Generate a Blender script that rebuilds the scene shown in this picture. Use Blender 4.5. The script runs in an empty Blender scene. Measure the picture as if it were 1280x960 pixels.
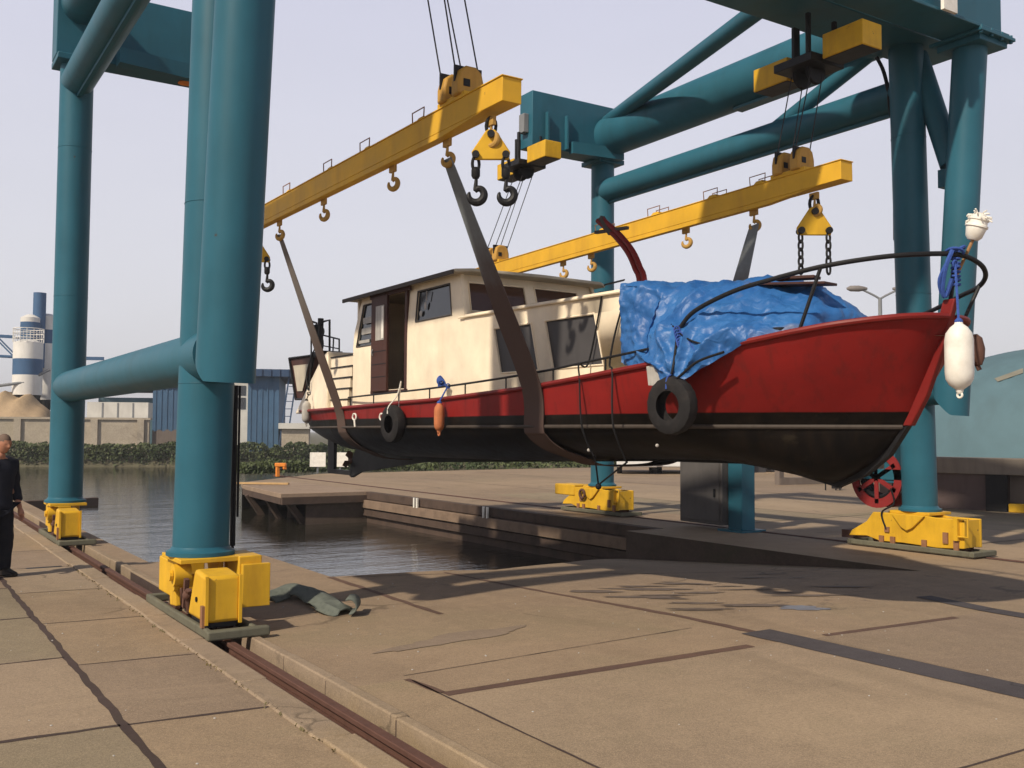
import bpy, bmesh, math, random
from mathutils import Vector, Matrix, noise
from mathutils.geometry import tessellate_polygon
R = math.radians
PI = math.pi
V = Vector
S = bpy.context.scene
COL = S.collection
random.seed(7)

# ------------------------------------------------------------------ camera
H = 1.75
FPX, PITCH, ROLL, YAW = 1243.26, .0487, .0059, .569
cF = V((math.sin(YAW)*math.cos(PITCH), math.cos(YAW)*math.cos(PITCH), math.sin(PITCH)))
r0 = V((math.cos(YAW), -math.sin(YAW), 0)); u0 = r0.cross(cF)
cR = math.cos(ROLL)*r0 + math.sin(ROLL)*u0
cU = math.cos(ROLL)*u0 - math.sin(ROLL)*r0
cd = bpy.data.cameras.new('Camera'); cam = bpy.data.objects.new('Camera', cd); COL.objects.link(cam)
m = Matrix((cR, cU, -cF)).transposed().to_4x4(); m.translation = V((0, 0, H)); cam.matrix_world = m
cd.sensor_width = 36; cd.lens = 36*FPX/1280; cd.clip_start = .05; cd.clip_end = 4000
S.camera = cam
CP = V((0, 0, H))
def ray(u, v): return cF*FPX + cR*(u-640) - cU*(v-480)
def qz(u, v, z=0.): d = ray(u, v); return CP + d*((z-H)/d.z)      # survey points measured from the photo
def qx(u, v, x): d = ray(u, v); return CP + d*(x/d.x)
def qy(u, v, y): d = ray(u, v); return CP + d*(y/d.y)

# ------------------------------------------------------------------ world and sun
SUN_EL, SUN_AZ = 41.0, 17.0         # light travels towards (+x, +y*tan17)
sd = V((math.cos(R(SUN_EL))*math.cos(R(SUN_AZ)), math.cos(R(SUN_EL))*math.sin(R(SUN_AZ)), -math.sin(R(SUN_EL))))
W = bpy.data.worlds.new('World'); S.world = W; W.use_nodes = True
wn = W.node_tree.nodes; wl = W.node_tree.links; wn.clear()
sky = wn.new('ShaderNodeTexSky'); sky.sky_type = 'NISHITA'; sky.sun_disc = False
sky.sun_elevation = R(SUN_EL); sky.sun_rotation = math.atan2(-sd.x, -sd.y); sky.dust_density = 4; sky.air_density = 1.2
b1 = wn.new('ShaderNodeBackground'); b1.inputs[1].default_value = .07
wl.new(sky.outputs[0], b1.inputs[0])
tc = wn.new('ShaderNodeTexCoord'); sx = wn.new('ShaderNodeSeparateXYZ'); wl.new(tc.outputs['Generated'], sx.inputs[0])
cr = wn.new('ShaderNodeValToRGB'); wl.new(sx.outputs[2], cr.inputs[0])
el = cr.color_ramp.elements
el[0].position = 0.0; el[0].color = (.93, .93, .965, 1)
el[1].position = 1.0; el[1].color = (.04, .06, .12, 1)
e = el.new(.44); e.color = (.76, .765, .93, 1)
e = el.new(.60); e.color = (.10, .12, .19, 1)
nz = wn.new('ShaderNodeTexNoise'); nz.inputs['Scale'].default_value = 1.6; nz.inputs['Detail'].default_value = 3
mp = wn.new('ShaderNodeMapping'); mp.inputs['Scale'].default_value = (1, 1, 3.5)
wl.new(tc.outputs['Generated'], mp.inputs[0]); wl.new(mp.outputs[0], nz.inputs[0])
mr = wn.new('ShaderNodeMapRange'); mr.inputs[3].default_value = .90; mr.inputs[4].default_value = 1.07
wl.new(nz.outputs[0], mr.inputs[0])
b2 = wn.new('ShaderNodeBackground'); wl.new(cr.outputs[0], b2.inputs[0]); wl.new(mr.outputs[0], b2.inputs[1])
mx = wn.new('ShaderNodeMixShader'); mx.inputs[0].default_value = .84
wl.new(b1.outputs[0], mx.inputs[1]); wl.new(b2.outputs[0], mx.inputs[2])
wo = wn.new('ShaderNodeOutputWorld'); wl.new(mx.outputs[0], wo.inputs[0])
sl = bpy.data.lights.new('Sun', 'SUN'); sl.energy = 4.6; sl.angle = R(1.4); sl.color = (1, .885, .72)
so = bpy.data.objects.new('Sun', sl); COL.objects.link(so); so.rotation_mode = 'QUATERNION'
so.rotation_quaternion = sd.to_track_quat('-Z', 'Y')
S.view_settings.view_transform = 'Standard'; S.view_settings.look = 'None'
S.view_settings.exposure = 0; S.view_settings.gamma = 1
S.render.engine = 'CYCLES'
S.cycles.max_bounces = 8

# ------------------------------------------------------------------ materials
class NT:
    def __init__(s, name):
        s.m = bpy.data.materials.new(name); s.m.use_nodes = True; s.t = s.m.node_tree; s.b = s.t.nodes['Principled BSDF']
        s.tc = s.t.nodes.new('ShaderNodeTexCoord')
    def n(s, k, **kw):
        x = s.t.nodes.new(k)
        for a, b in kw.items(): setattr(x, a, b)
        return x
    def l(s, a, b): s.t.links.new(a, b)
    def noise(s, scale, detail=4, rough=.55, mapscale=None, dist=0):
        x = s.n('ShaderNodeTexNoise'); x.inputs['Scale'].default_value = scale; x.inputs['Detail'].default_value = detail
        x.inputs['Roughness'].default_value = rough; x.inputs['Distortion'].default_value = dist
        if mapscale:
            mp = s.n('ShaderNodeMapping'); mp.inputs['Scale'].default_value = mapscale
            s.l(s.tc.outputs['Object'], mp.inputs[0]); s.l(mp.outputs[0], x.inputs[0])
        else: s.l(s.tc.outputs['Object'], x.inputs[0])
        return x.outputs[0]
    def ramp(s, fac, a, b, ca=(0, 0, 0, 1), cb=(1, 1, 1, 1)):
        x = s.n('ShaderNodeValToRGB'); s.l(fac, x.inputs[0]); e = x.color_ramp.elements
        e[0].position = a; e[1].position = b; e[0].color = ca; e[1].color = cb
        return x.outputs[0]
    def mix(s, fac, a, b, mode='MIX'):
        x = s.n('ShaderNodeMix', data_type='RGBA', blend_type=mode)
        if isinstance(fac, (int, float)): x.inputs[0].default_value = fac
        else: s.l(fac, x.inputs[0])
        for i, c in ((6, a), (7, b)):
            if isinstance(c, tuple): x.inputs[i].default_value = c if len(c) == 4 else c+(1,)
            else: s.l(c, x.inputs[i])
        return x.outputs[2]
    def math(s, op, a, b=None):
        x = s.n('ShaderNodeMath', operation=op)
        for i, c in ((0, a), (1, b)):
            if c is None: continue
            if isinstance(c, (int, float)): x.inputs[i].default_value = c
            else: s.l(c, x.inputs[i])
        return x.outputs[0]
    def bump(s, h, strength=.3, dist=.01):
        x = s.n('ShaderNodeBump'); x.inputs['Strength'].default_value = strength; x.inputs['Distance'].default_value = dist
        s.l(h, x.inputs['Height']); s.l(x.outputs[0], s.b.inputs['Normal'])

def c4(c): return (c[0], c[1], c[2], 1)
def sc(c, k): return (c[0]*k, c[1]*k, c[2]*k)
def paint(name, col, rough=.45, wear=.0, wearcol=(.12, .05, .025), dirt=.35, dirtcol=None, scale=3., spec=.22, metallic=0., bump=.05, streak=True):
    t = NT(name)
    n1 = t.noise(scale, 6, .6); n2 = t.noise(scale*1.3, 5, .6, (1.6, 1.6, .25) if streak else None)
    base = t.mix(t.ramp(n1, .3, .7), c4(sc(col, .86)), c4(sc(col, 1.1)))
    dc = dirtcol or sc(col, .45)
    base = t.mix(t.math('MULTIPLY', t.ramp(n2, .48, .78), dirt), base, c4(dc))
    if wear > 0:
        n3 = t.noise(scale*4.5, 8, .68)
        wf = t.ramp(n3, .72-wear*.25, .76-wear*.22)
        base = t.mix(wf, base, c4(wearcol))
    t.l(base, t.b.inputs['Base Color'])
    rr = t.n('ShaderNodeMapRange'); rr.inputs[3].default_value = rough-.08; rr.inputs[4].default_value = rough+.2
    t.l(n1, rr.inputs[0]); t.l(rr.outputs[0], t.b.inputs['Roughness'])
    t.b.inputs['Metallic'].default_value = metallic; t.b.inputs['Specular IOR Level'].default_value = spec
    if bump: t.bump(t.noise(scale*14, 4), bump*2, .006)
    return t.m

M = {}
M['teal'] = paint('teal_paint', (.024, .115, .165), .40, wear=.08, wearcol=(.055, .05, .045), dirt=.6, dirtcol=(.022, .075, .095), scale=1.2, bump=.03)
M['yellow'] = paint('yellow_paint', (.66, .385, .024), .48, wear=.26, wearcol=(.10, .05, .025), dirt=.5, dirtcol=(.34, .16, .02), scale=2.8)
M['beam_yellow'] = paint('beam_yellow_paint', (.70, .395, .03), .5, wear=.1, dirt=.4, dirtcol=(.42, .2, .03), scale=1.8)
M['ochre'] = paint('sheave_housing', (.52, .29, .06), .5, wear=.15, dirt=.5, dirtcol=(.2, .1, .03), scale=4)
M['rust'] = paint('rusty_steel', (.115, .058, .043), .72, wear=.1, wearcol=(.05, .02, .015), dirt=.5, scale=6, bump=.25)
M['hookrust'] = paint('rusty_hook', (.26, .13, .07), .6, dirt=.5, scale=9, bump=.2, streak=False)
M['hookyellow'] = paint('worn_yellow_hook', (.46, .27, .07), .55, wear=.35, wearcol=(.2, .09, .05), dirt=.5, scale=9, streak=False)
M['black'] = paint('black_steel', (.012, .012, .014), .45, dirt=.3, dirtcol=(.03, .025, .02), scale=5)
M['cable'] = paint('black_rubber_cable', (.01, .01, .012), .6, scale=5)
M['rope'] = paint('steel_wire_rope', (.03, .03, .035), .6, scale=9)
M['olive'] = paint('grey_skirt', (.13, .125, .09), .75, wear=.2, dirt=.5, scale=4, bump=.2)
M['greycab'] = paint('grey_cabinet', (.105, .098, .096), .5, dirt=.3, scale=3)
M['redreel'] = paint('red_reel_paint', (.24, .025, .025), .5, scale=4)
M['strake'] = paint('grey_rubbing_strake', (.065, .052, .044), .6, dirt=.6, dirtcol=(.03, .025, .02), scale=6)
M['white'] = paint('white_plastic', (.80, .77, .70), .4, dirt=.3, dirtcol=(.5, .42, .3), scale=6, streak=False)
M['cream'] = paint('cream_boat_paint', (.86, .74, .56), .38, dirt=.15, dirtcol=(.5, .38, .22), scale=2.2, bump=.04)
M['roofpaint'] = paint('grey_cream_roof', (.48, .43, .34), .55, dirt=.4, scale=3)
M['darkroof'] = paint('dark_roof_edge', (.07, .06, .055), .6, scale=3)
M['wood'] = paint('brown_painted_wood', (.065, .028, .022), .5, dirt=.3, scale=5)
M['redpaint'] = paint('dark_red_paint', (.19, .015, .013), .42, dirt=.4, dirtcol=(.12, .015, .012), scale=2.5)
M['tyre'] = paint('tyre_rubber', (.018, .017, .018), .75, dirt=.4, dirtcol=(.06, .05, .045), scale=9, bump=.2, streak=False)
M['orangebuoy'] = paint('faded_orange_fender', (.50, .17, .07), .6, dirt=.5, dirtcol=(.2, .1, .05), scale=10)
M['greyfender'] = paint('grey_fender', (.42, .40, .37), .45, dirt=.5, dirtcol=(.15, .13, .11), scale=8)
M['bluerope'] = paint('blue_rope', (.05, .11, .40), .7, scale=30, streak=False, bump=.5)
M['stick'] = paint('old_wood_stick', (.40, .22, .10), .7, scale=10)
M['skin'] = paint('skin', (.44, .21, .13), .5, dirt=.25, dirtcol=(.36, .12, .08), scale=14, streak=False)
M['navy'] = paint('navy_cloth', (.014, .016, .027), .9, dirt=.3, dirtcol=(.03, .03, .04), scale=9, bump=.6, streak=False, spec=.2)
M['navy2'] = paint('navy_trouser_cloth', (.012, .013, .020), .92, dirt=.3, dirtcol=(.03, .03, .035), scale=9, bump=.6, streak=False, spec=.2)
M['shoe'] = paint('black_leather', (.018, .015, .014), .5, scale=12)
M['hair'] = paint('grey_stubble', (.16, .11, .085), .8, scale=40, streak=False)
M['webbing'] = paint('grey_green_webbing', (.13, .145, .125), .85, dirt=.5, dirtcol=(.05, .06, .05), scale=12, bump=.4)
M['fence'] = paint('weathered_grey_timber', (.16, .13, .11), .8, scale=2)
M['bwall'] = paint('white_render_wall', (.62, .60, .55), .8, dirt=.4, dirtcol=(.35, .33, .3), scale=.7)
M['bblue'] = paint('blue_steel_cladding', (.06, .125, .215), .6, dirt=.3, scale=.8)
M['broof'] = paint('dark_blue_roof_steel', (.035, .07, .14), .6, scale=.8)
M['silowhite'] = paint('white_silo_paint', (.72, .70, .66), .6, dirt=.4, dirtcol=(.4, .36, .3), scale=.6)
M['siloblue'] = paint('blue_silo_paint', (.055, .12, .23), .6, dirt=.3, scale=.6)
M['greysteel'] = paint('grey_steel', (.22, .23, .24), .6, scale=2)
M['cargrey'] = paint('white_car_paint', (.75, .75, .74), .25, scale=1, dirt=.1)
M['tealhall'] = paint('pale_teal_sheet', (.095, .165, .195), .7, dirt=.6, dirtcol=(.075, .12, .14), scale=.6)
M['tanpatch'] = paint('tan_stain', (.22, .21, .17), .8, scale=2)
M['lamphead'] = paint('lamp_head_grey', (.20, .18, .17), .5, scale=4)
M['orange'] = paint('orange_paint', (.80, .26, .04), .5, wear=.2, scale=6)
M['plank'] = paint('light_timber', (.52, .34, .16), .8, scale=5)
M['brownwall'] = paint('stained_brown_concrete', (.105, .075, .070), .85, dirt=.5, dirtcol=(.05, .035, .03), scale=1.3, bump=.3)
M['coping'] = paint('stained_grey_concrete', (.20, .17, .14), .85, dirt=.5, dirtcol=(.08, .06, .05), scale=1.5, bump=.3)

def mat_glass(name, tint=(.02, .022, .026), rough=.08):
    t = NT(name); t.b.inputs['Base Color'].default_value = c4(tint); t.b.inputs['Roughness'].default_value = rough
    t.b.inputs['Specular IOR Level'].default_value = .8
    t.bump(t.noise(1.2, 2), .06, .02)
    return t.m
M['glass'] = mat_glass('dark_window_glass')
M['glassbrown'] = mat_glass('windscreen_glass', (.075, .038, .026), .12)
M['screen'] = paint('grey_window_blind', (.060, .056, .058), .55, dirt=.4, dirtcol=(.03, .028, .03), scale=3, spec=.5)

def mat_clear(name):
    t = NT(name); t.b.inputs['Base Color'].default_value = (.5, .52, .53, 1); t.b.inputs['Roughness'].default_value = .06
    t.b.inputs['Transmission Weight'].default_value = .75; t.b.inputs['IOR'].default_value = 1.15
    t.b.inputs['Specular IOR Level'].default_value = .8
    return t.m
M['clear'] = mat_clear('see_through_window_glass')

def mat_concrete(name, col=(.25, .182, .118), darkc=(.155, .108, .072), greenc=(.185, .155, .090), scale=1., stains=True):
    t = NT(name); col, darkc, greenc = sc(col, 1.17), sc(darkc, 1.15), sc(greenc, 1.15)
    big = t.noise(.16*scale, 5, .6); mid = t.noise(1.1*scale, 7, .65, dist=.4); fine = t.noise(34*scale, 5, .7); speck = t.noise(120*scale, 2, .5)
    base = t.mix(t.ramp(big, .38, .62), c4(sc(col, .74)), c4(sc(col, 1.16)))
    pk = t.noise(.12*scale, 3, .5, (1, .7, 1)); base = t.mix(t.math('MULTIPLY', t.ramp(pk, .42, .62), .65), base, c4((col[0]*.88, col[1]*.88, col[2]*1.0)))
    base = t.mix(t.math('MULTIPLY', t.ramp(mid, .50, .70), .55), base, c4(darkc))
    g = t.noise(.33*scale, 4, .6, (1, 1.2, 1), dist=1.)
    base = t.mix(t.math('MULTIPLY', t.ramp(g, .52, .72), .6), base, c4(greenc))
    m2 = t.noise(5.5*scale, 5, .7, dist=.6); base = t.mix(t.math('MULTIPLY', t.ramp(m2, .45, .68), .38), base, c4(sc(col, 1.35)))
    base = t.mix(t.math('MULTIPLY', t.ramp(fine, .38, .68), .6), base, c4(sc(col, .58)))
    base = t.mix(t.math('MULTIPLY', t.ramp(speck, .50, .70), .6), base, c4(sc(col, 1.7)))
    if stains:
        s1 = t.noise(.9*scale, 6, .72, (1, 2.0, 1), dist=1.5)
        s2 = t.noise(.22*scale, 2, .5)
        st = t.math('MULTIPLY', t.ramp(s1, .57, .66), t.ramp(s2, .45, .6))
        base = t.mix(t.math('MULTIPLY', st, .6), base, (.055, .042, .038, 1))
        vo = t.n('ShaderNodeTexVoronoi'); vo.inputs['Scale'].default_value = 1.3*scale; vo.inputs['Randomness'].default_value = 1
        t.l(t.tc.outputs['Object'], vo.inputs[0])
        base = t.mix(t.ramp(vo.outputs[0], .010, .016, (1, 1, 1, 1), (0, 0, 0, 1)), base, (.68, .66, .6, 1))
    # hairline cracks and broad worn smears in the slab surface
    ve = t.n('ShaderNodeTexVoronoi', feature='DISTANCE_TO_EDGE'); ve.inputs['Scale'].default_value = .42*scale
    wn_ = t.n('ShaderNodeTexNoise'); wn_.inputs['Scale'].default_value = 1.7*scale; wn_.inputs['Detail'].default_value = 6
    mv = t.n('ShaderNodeMix', data_type='VECTOR'); mv.inputs[0].default_value = .30
    t.l(t.tc.outputs['Object'], wn_.inputs[0]); t.l(t.tc.outputs['Object'], mv.inputs[4]); t.l(wn_.outputs[1], mv.inputs[5]); t.l(mv.outputs[1], ve.inputs[0])
    crk = t.math('MULTIPLY', t.ramp(ve.outputs[0], .0015, .006, (1, 1, 1, 1), (0, 0, 0, 1)), t.ramp(t.noise(.35*scale, 3, .5), .54, .60))
    base = t.mix(t.math('MULTIPLY', crk, .7), base, c4(sc(col, .30)))
    sm = t.noise(.8*scale, 6, .65, (1, .28, 1), dist=.8); base = t.mix(t.math('MULTIPLY', t.ramp(sm, .52, .74), .45), base, c4(sc(col, .55)))
    sm2 = t.noise(1.0*scale, 6, .68, (.3, 1, 1), dist=.8); base = t.mix(t.math('MULTIPLY', t.ramp(sm2, .56, .74), .35), base, c4(sc(col, 1.5)))
    t.l(base, t.b.inputs['Base Color'])
    rr = t.n('ShaderNodeMapRange'); rr.inputs[3].default_value = .75; rr.inputs[4].default_value = .95
    t.l(mid, rr.inputs[0]); t.l(rr.outputs[0], t.b.inputs['Roughness']); t.b.inputs['Specular IOR Level'].default_value = .25
    hs = t.math('ADD', t.math('MULTIPLY', mid, .8), t.math('MULTIPLY', fine, .35)); t.bump(hs, .55, .015)
    return t.m
M['conc'] = mat_concrete('yard_concrete')
M['conc_left'] = mat_concrete('slab_concrete', (.245, .180, .118), (.17, .122, .082), (.20, .170, .098), 1.1, False)
M['kerb'] = mat_concrete('kerb_concrete', (.265, .20, .135), (.14, .10, .07), (.24, .17, .08), 1.6, False)
M['asphalt'] = mat_concrete('asphalt_patch', (.058, .050, .052), (.04, .034, .036), (.05, .046, .046), 2.0, False)
M['joint'] = mat_concrete('joint_filler', (.060, .040, .034), (.035, .025, .022), (.06, .05, .03), 4., False)
M['wetjoint'] = mat_concrete('brown_joint_filler', (.105, .062, .045), (.06, .038, .03), (.09, .06, .04), 4., False)
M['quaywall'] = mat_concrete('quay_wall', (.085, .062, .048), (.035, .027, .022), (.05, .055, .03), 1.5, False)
M['timber'] = paint('wet_quay_timber', (.085, .058, .045), .75, dirt=.6, dirtcol=(.03, .022, .018), scale=2.5, bump=.4, streak=False)
M['timber_light'] = paint('quay_timber_waler', (.22, .155, .11), .8, dirt=.6, dirtcol=(.08, .055, .04), scale=2.5, bump=.4, streak=False)
M['deck'] = mat_concrete('weathered_quay_deck', (.25, .182, .128), (.18, .125, .09), (.22, .165, .105), .8, False)
M['wallconc'] = mat_concrete('stained_wall_concrete', (.36, .31, .24), (.16, .13, .10), (.28, .25, .17), .35, True)
M['soil'] = mat_concrete('bank_soil', (.10, .09, .055), (.06, .05, .035), (.07, .09, .04), 1., False)
M['sand'] = mat_concrete('sand', (.36, .26, .155), (.26, .18, .10), (.3, .23, .13), .5, False)

def mat_water():
    t = NT('canal_water'); t.b.inputs['Base Color'].default_value = (.022, .020, .014, 1); t.b.inputs['Roughness'].default_value = .03
    t.b.inputs['IOR'].default_value = 1.33; t.b.inputs['Specular IOR Level'].default_value = .75
    a = t.noise(3.0, 4, .6, (.5, 1.6, 1)); b = t.noise(.5, 3, .5, (.6, 1.8, 1))
    h = t.math('ADD', t.math('MULTIPLY', a, .6), t.math('MULTIPLY', b, 1.0))
    t.bump(h, .24, .10)
    return t.m
M['water'] = mat_water()

def mat_hull():
    # the colour bands are the boat's own paint: red topsides, grey rubbing band, black bottom
    t = NT('boat_hull_paint')
    g = t.n('ShaderNodeNewGeometry'); s = t.n('ShaderNodeSeparateXYZ'); t.l(t.tc.outputs['Object'], s.inputs[0])
    n = t.noise(2.5, 6, .6, (1, .3, 1)); n2 = t.noise(7, 6, .65, (1, 1, .3))
    red = t.mix(t.ramp(n, .35, .7), (.235, .016, .014, 1), (.185, .013, .012, 1))
    red = t.mix(t.math('MULTIPLY', t.ramp(n2, .52, .72), .6), red, (.10, .014, .012, 1))
    sc_ = t.noise(20, 6, .75, (1, .12, 1)); red = t.mix(t.math('MULTIPLY', t.ramp(sc_, .66, .72), .35), red, (.30, .12, .10, 1))
    dr_ = t.noise(9, 4, .6, (1, 1, .06)); red = t.mix(t.math('MULTIPLY', t.ramp(dr_, .58, .72), .45), red, (.07, .02, .016, 1))
    blk = t.mix(t.ramp(n2, .4, .75), (.0035, .003, .003, 1), (.014, .009, .006, 1))
    wd = t.noise(6, 6, .7, (1, .25, 1)); blk = t.mix(t.math('MULTIPLY', t.ramp(wd, .60, .70), .5), blk, (.035, .028, .018, 1))
    z = t.math('ADD', s.outputs[2], t.math('MULTIPLY', t.math('SUBTRACT', n, .5), .02))
    ZR = HULLZ_RED
    # boundary red/black rises slightly at both ends of the hull
    base = t.mix(t.ramp(z, ZR-.004, ZR+.004), blk, red) if False else None
    mr = t.n('ShaderNodeMapRange'); mr.inputs[1].default_value = ZR-.006; mr.inputs[2].default_value = ZR+.006
    t.l(z, mr.inputs[0])
    base = t.mix(mr.outputs[0], blk, red)
    t.l(base, t.b.inputs['Base Color']); t.b.inputs['Roughness'].default_value = .42
    rr = t.n('ShaderNodeMapRange'); rr.inputs[3].default_value = .3; rr.inputs[4].default_value = .6
    t.l(n2, rr.inputs[0]); t.l(rr.outputs[0], t.b.inputs['Roughness'])
    t.b.inputs['Specular IOR Level'].default_value = .12; t.bump(t.noise(1.6, 3, .5, (1, 1, 1)), .12, .03)
    return t.m
HULLZ_RED = 1.955
M['hull'] = mat_hull()

def mat_tarp():
    t = NT('blue_tarpaulin')
    n = t.noise(2.2, 5, .6); n2 = t.noise(9, 4, .7, dist=.8)
    base = t.mix(t.ramp(n, .35, .7), (.016, .092, .29, 1), (.038, .155, .40, 1))
    base = t.mix(t.math('MULTIPLY', t.ramp(t.noise(1.6, 3, .5), .62, .7), .5), base, (.25, .22, .22, 1))
    t.l(base, t.b.inputs['Base Color']); t.b.inputs['Roughness'].default_value = .46
    t.b.inputs['Specular IOR Level'].default_value = .4
    wv = t.n('ShaderNodeTexVoronoi', feature='DISTANCE_TO_EDGE'); wv.inputs['Scale'].default_value = 5.5
    nn = t.n('ShaderNodeMix', data_type='VECTOR'); nn.inputs[0].default_value = .25
    nx = t.n('ShaderNodeTexNoise'); nx.inputs['Scale'].default_value = 3
    t.l(t.tc.outputs['Object'], nx.inputs[0]); t.l(t.tc.outputs['Object'], nn.inputs[4]); t.l(nx.outputs[1], nn.inputs[5]); t.l(nn.outputs[1], wv.inputs[0])
    t.bump(t.math('ADD', t.ramp(wv.outputs[0], 0, .25), t.math('MULTIPLY', n2, .9)), .38, .02)
    return t.m
M['tarp'] = mat_tarp()

def mat_sling(name, top, bot, z0, z1):
    t = NT(name); s = t.n('ShaderNodeSeparateXYZ'); t.l(t.tc.outputs['Object'], s.inputs[0])
    n = t.noise(3, 5, .6, (1, 1, .6))
    mr = t.n('ShaderNodeMapRange'); mr.inputs[1].default_value = z0; mr.inputs[2].default_value = z1
    t.l(t.math('ADD', s.outputs[2], t.math('MULTIPLY', t.math('SUBTRACT', n, .5), 1.0)), mr.inputs[0])
    base = t.mix(mr.outputs[0], c4(bot), c4(top))
    base = t.mix(t.math('MULTIPLY', t.noise(18, 4, .6), .4), base, c4(sc(bot, .6)))
    t.l(base, t.b.inputs['Base Color']); t.b.inputs['Roughness'].default_value = .85
    wv = t.n('ShaderNodeTexWave'); wv.inputs['Scale'].default_value = 40; wv.bands_direction = 'Z'; t.l(t.tc.outputs['Object'], wv.inputs[0])
    t.bump(wv.outputs[0], .3, .004)
    return t.m
M['sling_mid'] = mat_sling('webbing_grey_to_brown', (.20, .225, .235), (.085, .050, .040), 2.0, 2.7)
M['sling_aft'] = mat_sling('webbing_brown', (.19, .165, .145), (.10, .062, .048), 1.6, 2.6)

def mat_leaf(name, a, b):
    t = NT(name); oi = t.n('ShaderNodeNewGeometry')
    n = t.noise(.5, 4); 
    t.l(t.mix(t.ramp(n, .35, .65), c4(a), c4(b)), t.b.inputs['Base Color']); t.b.inputs['Roughness'].default_value = .7
    return t.m
M['leaf'] = mat_leaf('hedge_leaves', (.032, .052, .014), (.080, .10, .030))
M['weed'] = mat_leaf('weed_leaves', (.09, .08, .03), (.16, .11, .03))

# ------------------------------------------------------------------ mesh helpers
class MB:
    def __init__(s): s.bm = bmesh.new(); s.mi = 0
    def quad(s, *p):
        vs = [s.bm.verts.new(q) for q in p]; f = s.bm.faces.new(vs); f.material_index = s.mi; return f
    def hexa(s, b, t):        # bottom 4, top 4 (counter-clockwise from above)
        vb = [s.bm.verts.new(p) for p in b]; vt = [s.bm.verts.new(p) for p in t]; n = len(b)
        fs = [s.bm.faces.new(vb[::-1]), s.bm.faces.new(vt)]
        for i in range(n): fs.append(s.bm.faces.new((vb[i], vb[(i+1) % n], vt[(i+1) % n], vt[i])))
        for f in fs: f.material_index = s.mi
        return s
    def box(s, x0, x1, y0, y1, z0, z1):
        return s.hexa([V((x0, y0, z0)), V((x1, y0, z0)), V((x1, y1, z0)), V((x0, y1, z0))], [V((x0, y0, z1)), V((x1, y0, z1)), V((x1, y1, z1)), V((x0, y1, z1))])
    def bar(s, a, b, w, h, up=V((0, 0, 1))):
        a = V(a); b = V(b); d = (b-a).normalized(); sd_ = d.cross(up)
        if sd_.length < 1e-4: sd_ = d.cross(V((1, 0, 0)))
        sd_.normalize(); u = sd_.cross(d).normalized(); sd_ *= w/2; u *= h/2
        return s.hexa([a-sd_-u, a+sd_-u, a+sd_+u, a-sd_+u], [b-sd_-u, b+sd_-u, b+sd_+u, b-sd_+u])
    def prism(s, pts, ext):   # pts: coplanar outline, ext: extrusion vector
        pts = [V(p) for p in pts]; ext = V(ext)
        nrm = V((0, 0, 0))
        for i in range(len(pts)): nrm += pts[i].cross(pts[(i+1) % len(pts)])
        if nrm.dot(ext) < 0: pts = pts[::-1]
        return s.hexa(pts, [p+ext for p in pts])
    def tube(s, pts, r, seg=12, cap=True, closed=False, flat=None):
        pts = [V(p) for p in pts]; n = len(pts)
        rs = r if isinstance(r, (list, tuple)) else [r]*n
        prev = None; rings = []
        for i in range(n):
            if closed: d = (pts[(i+1) % n]-pts[i-1])
            else: d = pts[min(i+1, n-1)]-pts[max(i-1, 0)]
            d.normalize()
            if prev is None:
                a = V((0, 0, 1)) if abs(d.z) < .9 else V((1, 0, 0)); nx = d.cross(a).normalized()
            else:
                nx = prev - d*prev.dot(d); nx.normalize()
            prev = nx; ny = d.cross(nx)
            rings.append([s.bm.verts.new(pts[i]+nx*math.cos(2*PI*k/seg)*rs[i]+ny*math.sin(2*PI*k/seg)*rs[i]) for k in range(seg)])
        rr = range(n if closed else n-1)
        for i in rr:
            A = rings[i]; B = rings[(i+1) % n]
            for k in range(seg):
                f = s.bm.faces.new((A[k], A[(k+1) % seg], B[(k+1) % seg], B[k])); f.material_index = s.mi
        if cap and not closed:
            s.bm.faces.new(rings[0][::-1]).material_index = s.mi; s.bm.faces.new(rings[-1]).material_index = s.mi
        return s
    def lathe(s, c, axis, prof, seg=24, cap=True):     # prof: list of (t along the axis, radius)
        c = V(c); ax = V(axis).normalized(); a = V((0, 0, 1)) if abs(ax.z) < .9 else V((1, 0, 0))
        nx = ax.cross(a).normalized(); ny = ax.cross(nx); rings = []
        for t, r in prof:
            rings.append([s.bm.verts.new(c+ax*t+nx*math.cos(2*PI*k/seg)*max(r, 1e-4)+ny*math.sin(2*PI*k/seg)*max(r, 1e-4)) for k in range(seg)])
        for A, B in zip(rings[:-1], rings[1:]):
            for k in range(seg):
                s.bm.faces.new((A[k], A[(k+1) % seg], B[(k+1) % seg], B[k])).material_index = s.mi
        if cap: s.bm.faces.new(rings[0][::-1]).material_index = s.mi; s.bm.faces.new(rings[-1]).material_index = s.mi
        return s
    def torus(s, c, axis, Rr, r, seg=28, seg2=12, sx=1.):
        c = V(c); ax = V(axis).normalized(); a = V((0, 0, 1)) if abs(ax.z) < .9 else V((1, 0, 0))
        nx = ax.cross(a).normalized(); ny = ax.cross(nx)
        return s.tube([c+nx*math.cos(2*PI*k/seg)*Rr*sx+ny*math.sin(2*PI*k/seg)*Rr for k in range(seg)], r, seg2, closed=True)
    def ball(s, c, r, seg=14, rings=10, sz=(1, 1, 1)):
        mat = Matrix.Translation(V(c)) @ Matrix.Diagonal((r*sz[0], r*sz[1], r*sz[2], 1))
        g = bmesh.ops.create_uvsphere(s.bm, u_segments=seg, v_segments=rings, radius=1, matrix=mat)
        for v in g['verts']:
            for f in v.link_faces: f.material_index = s.mi
        return s
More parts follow.
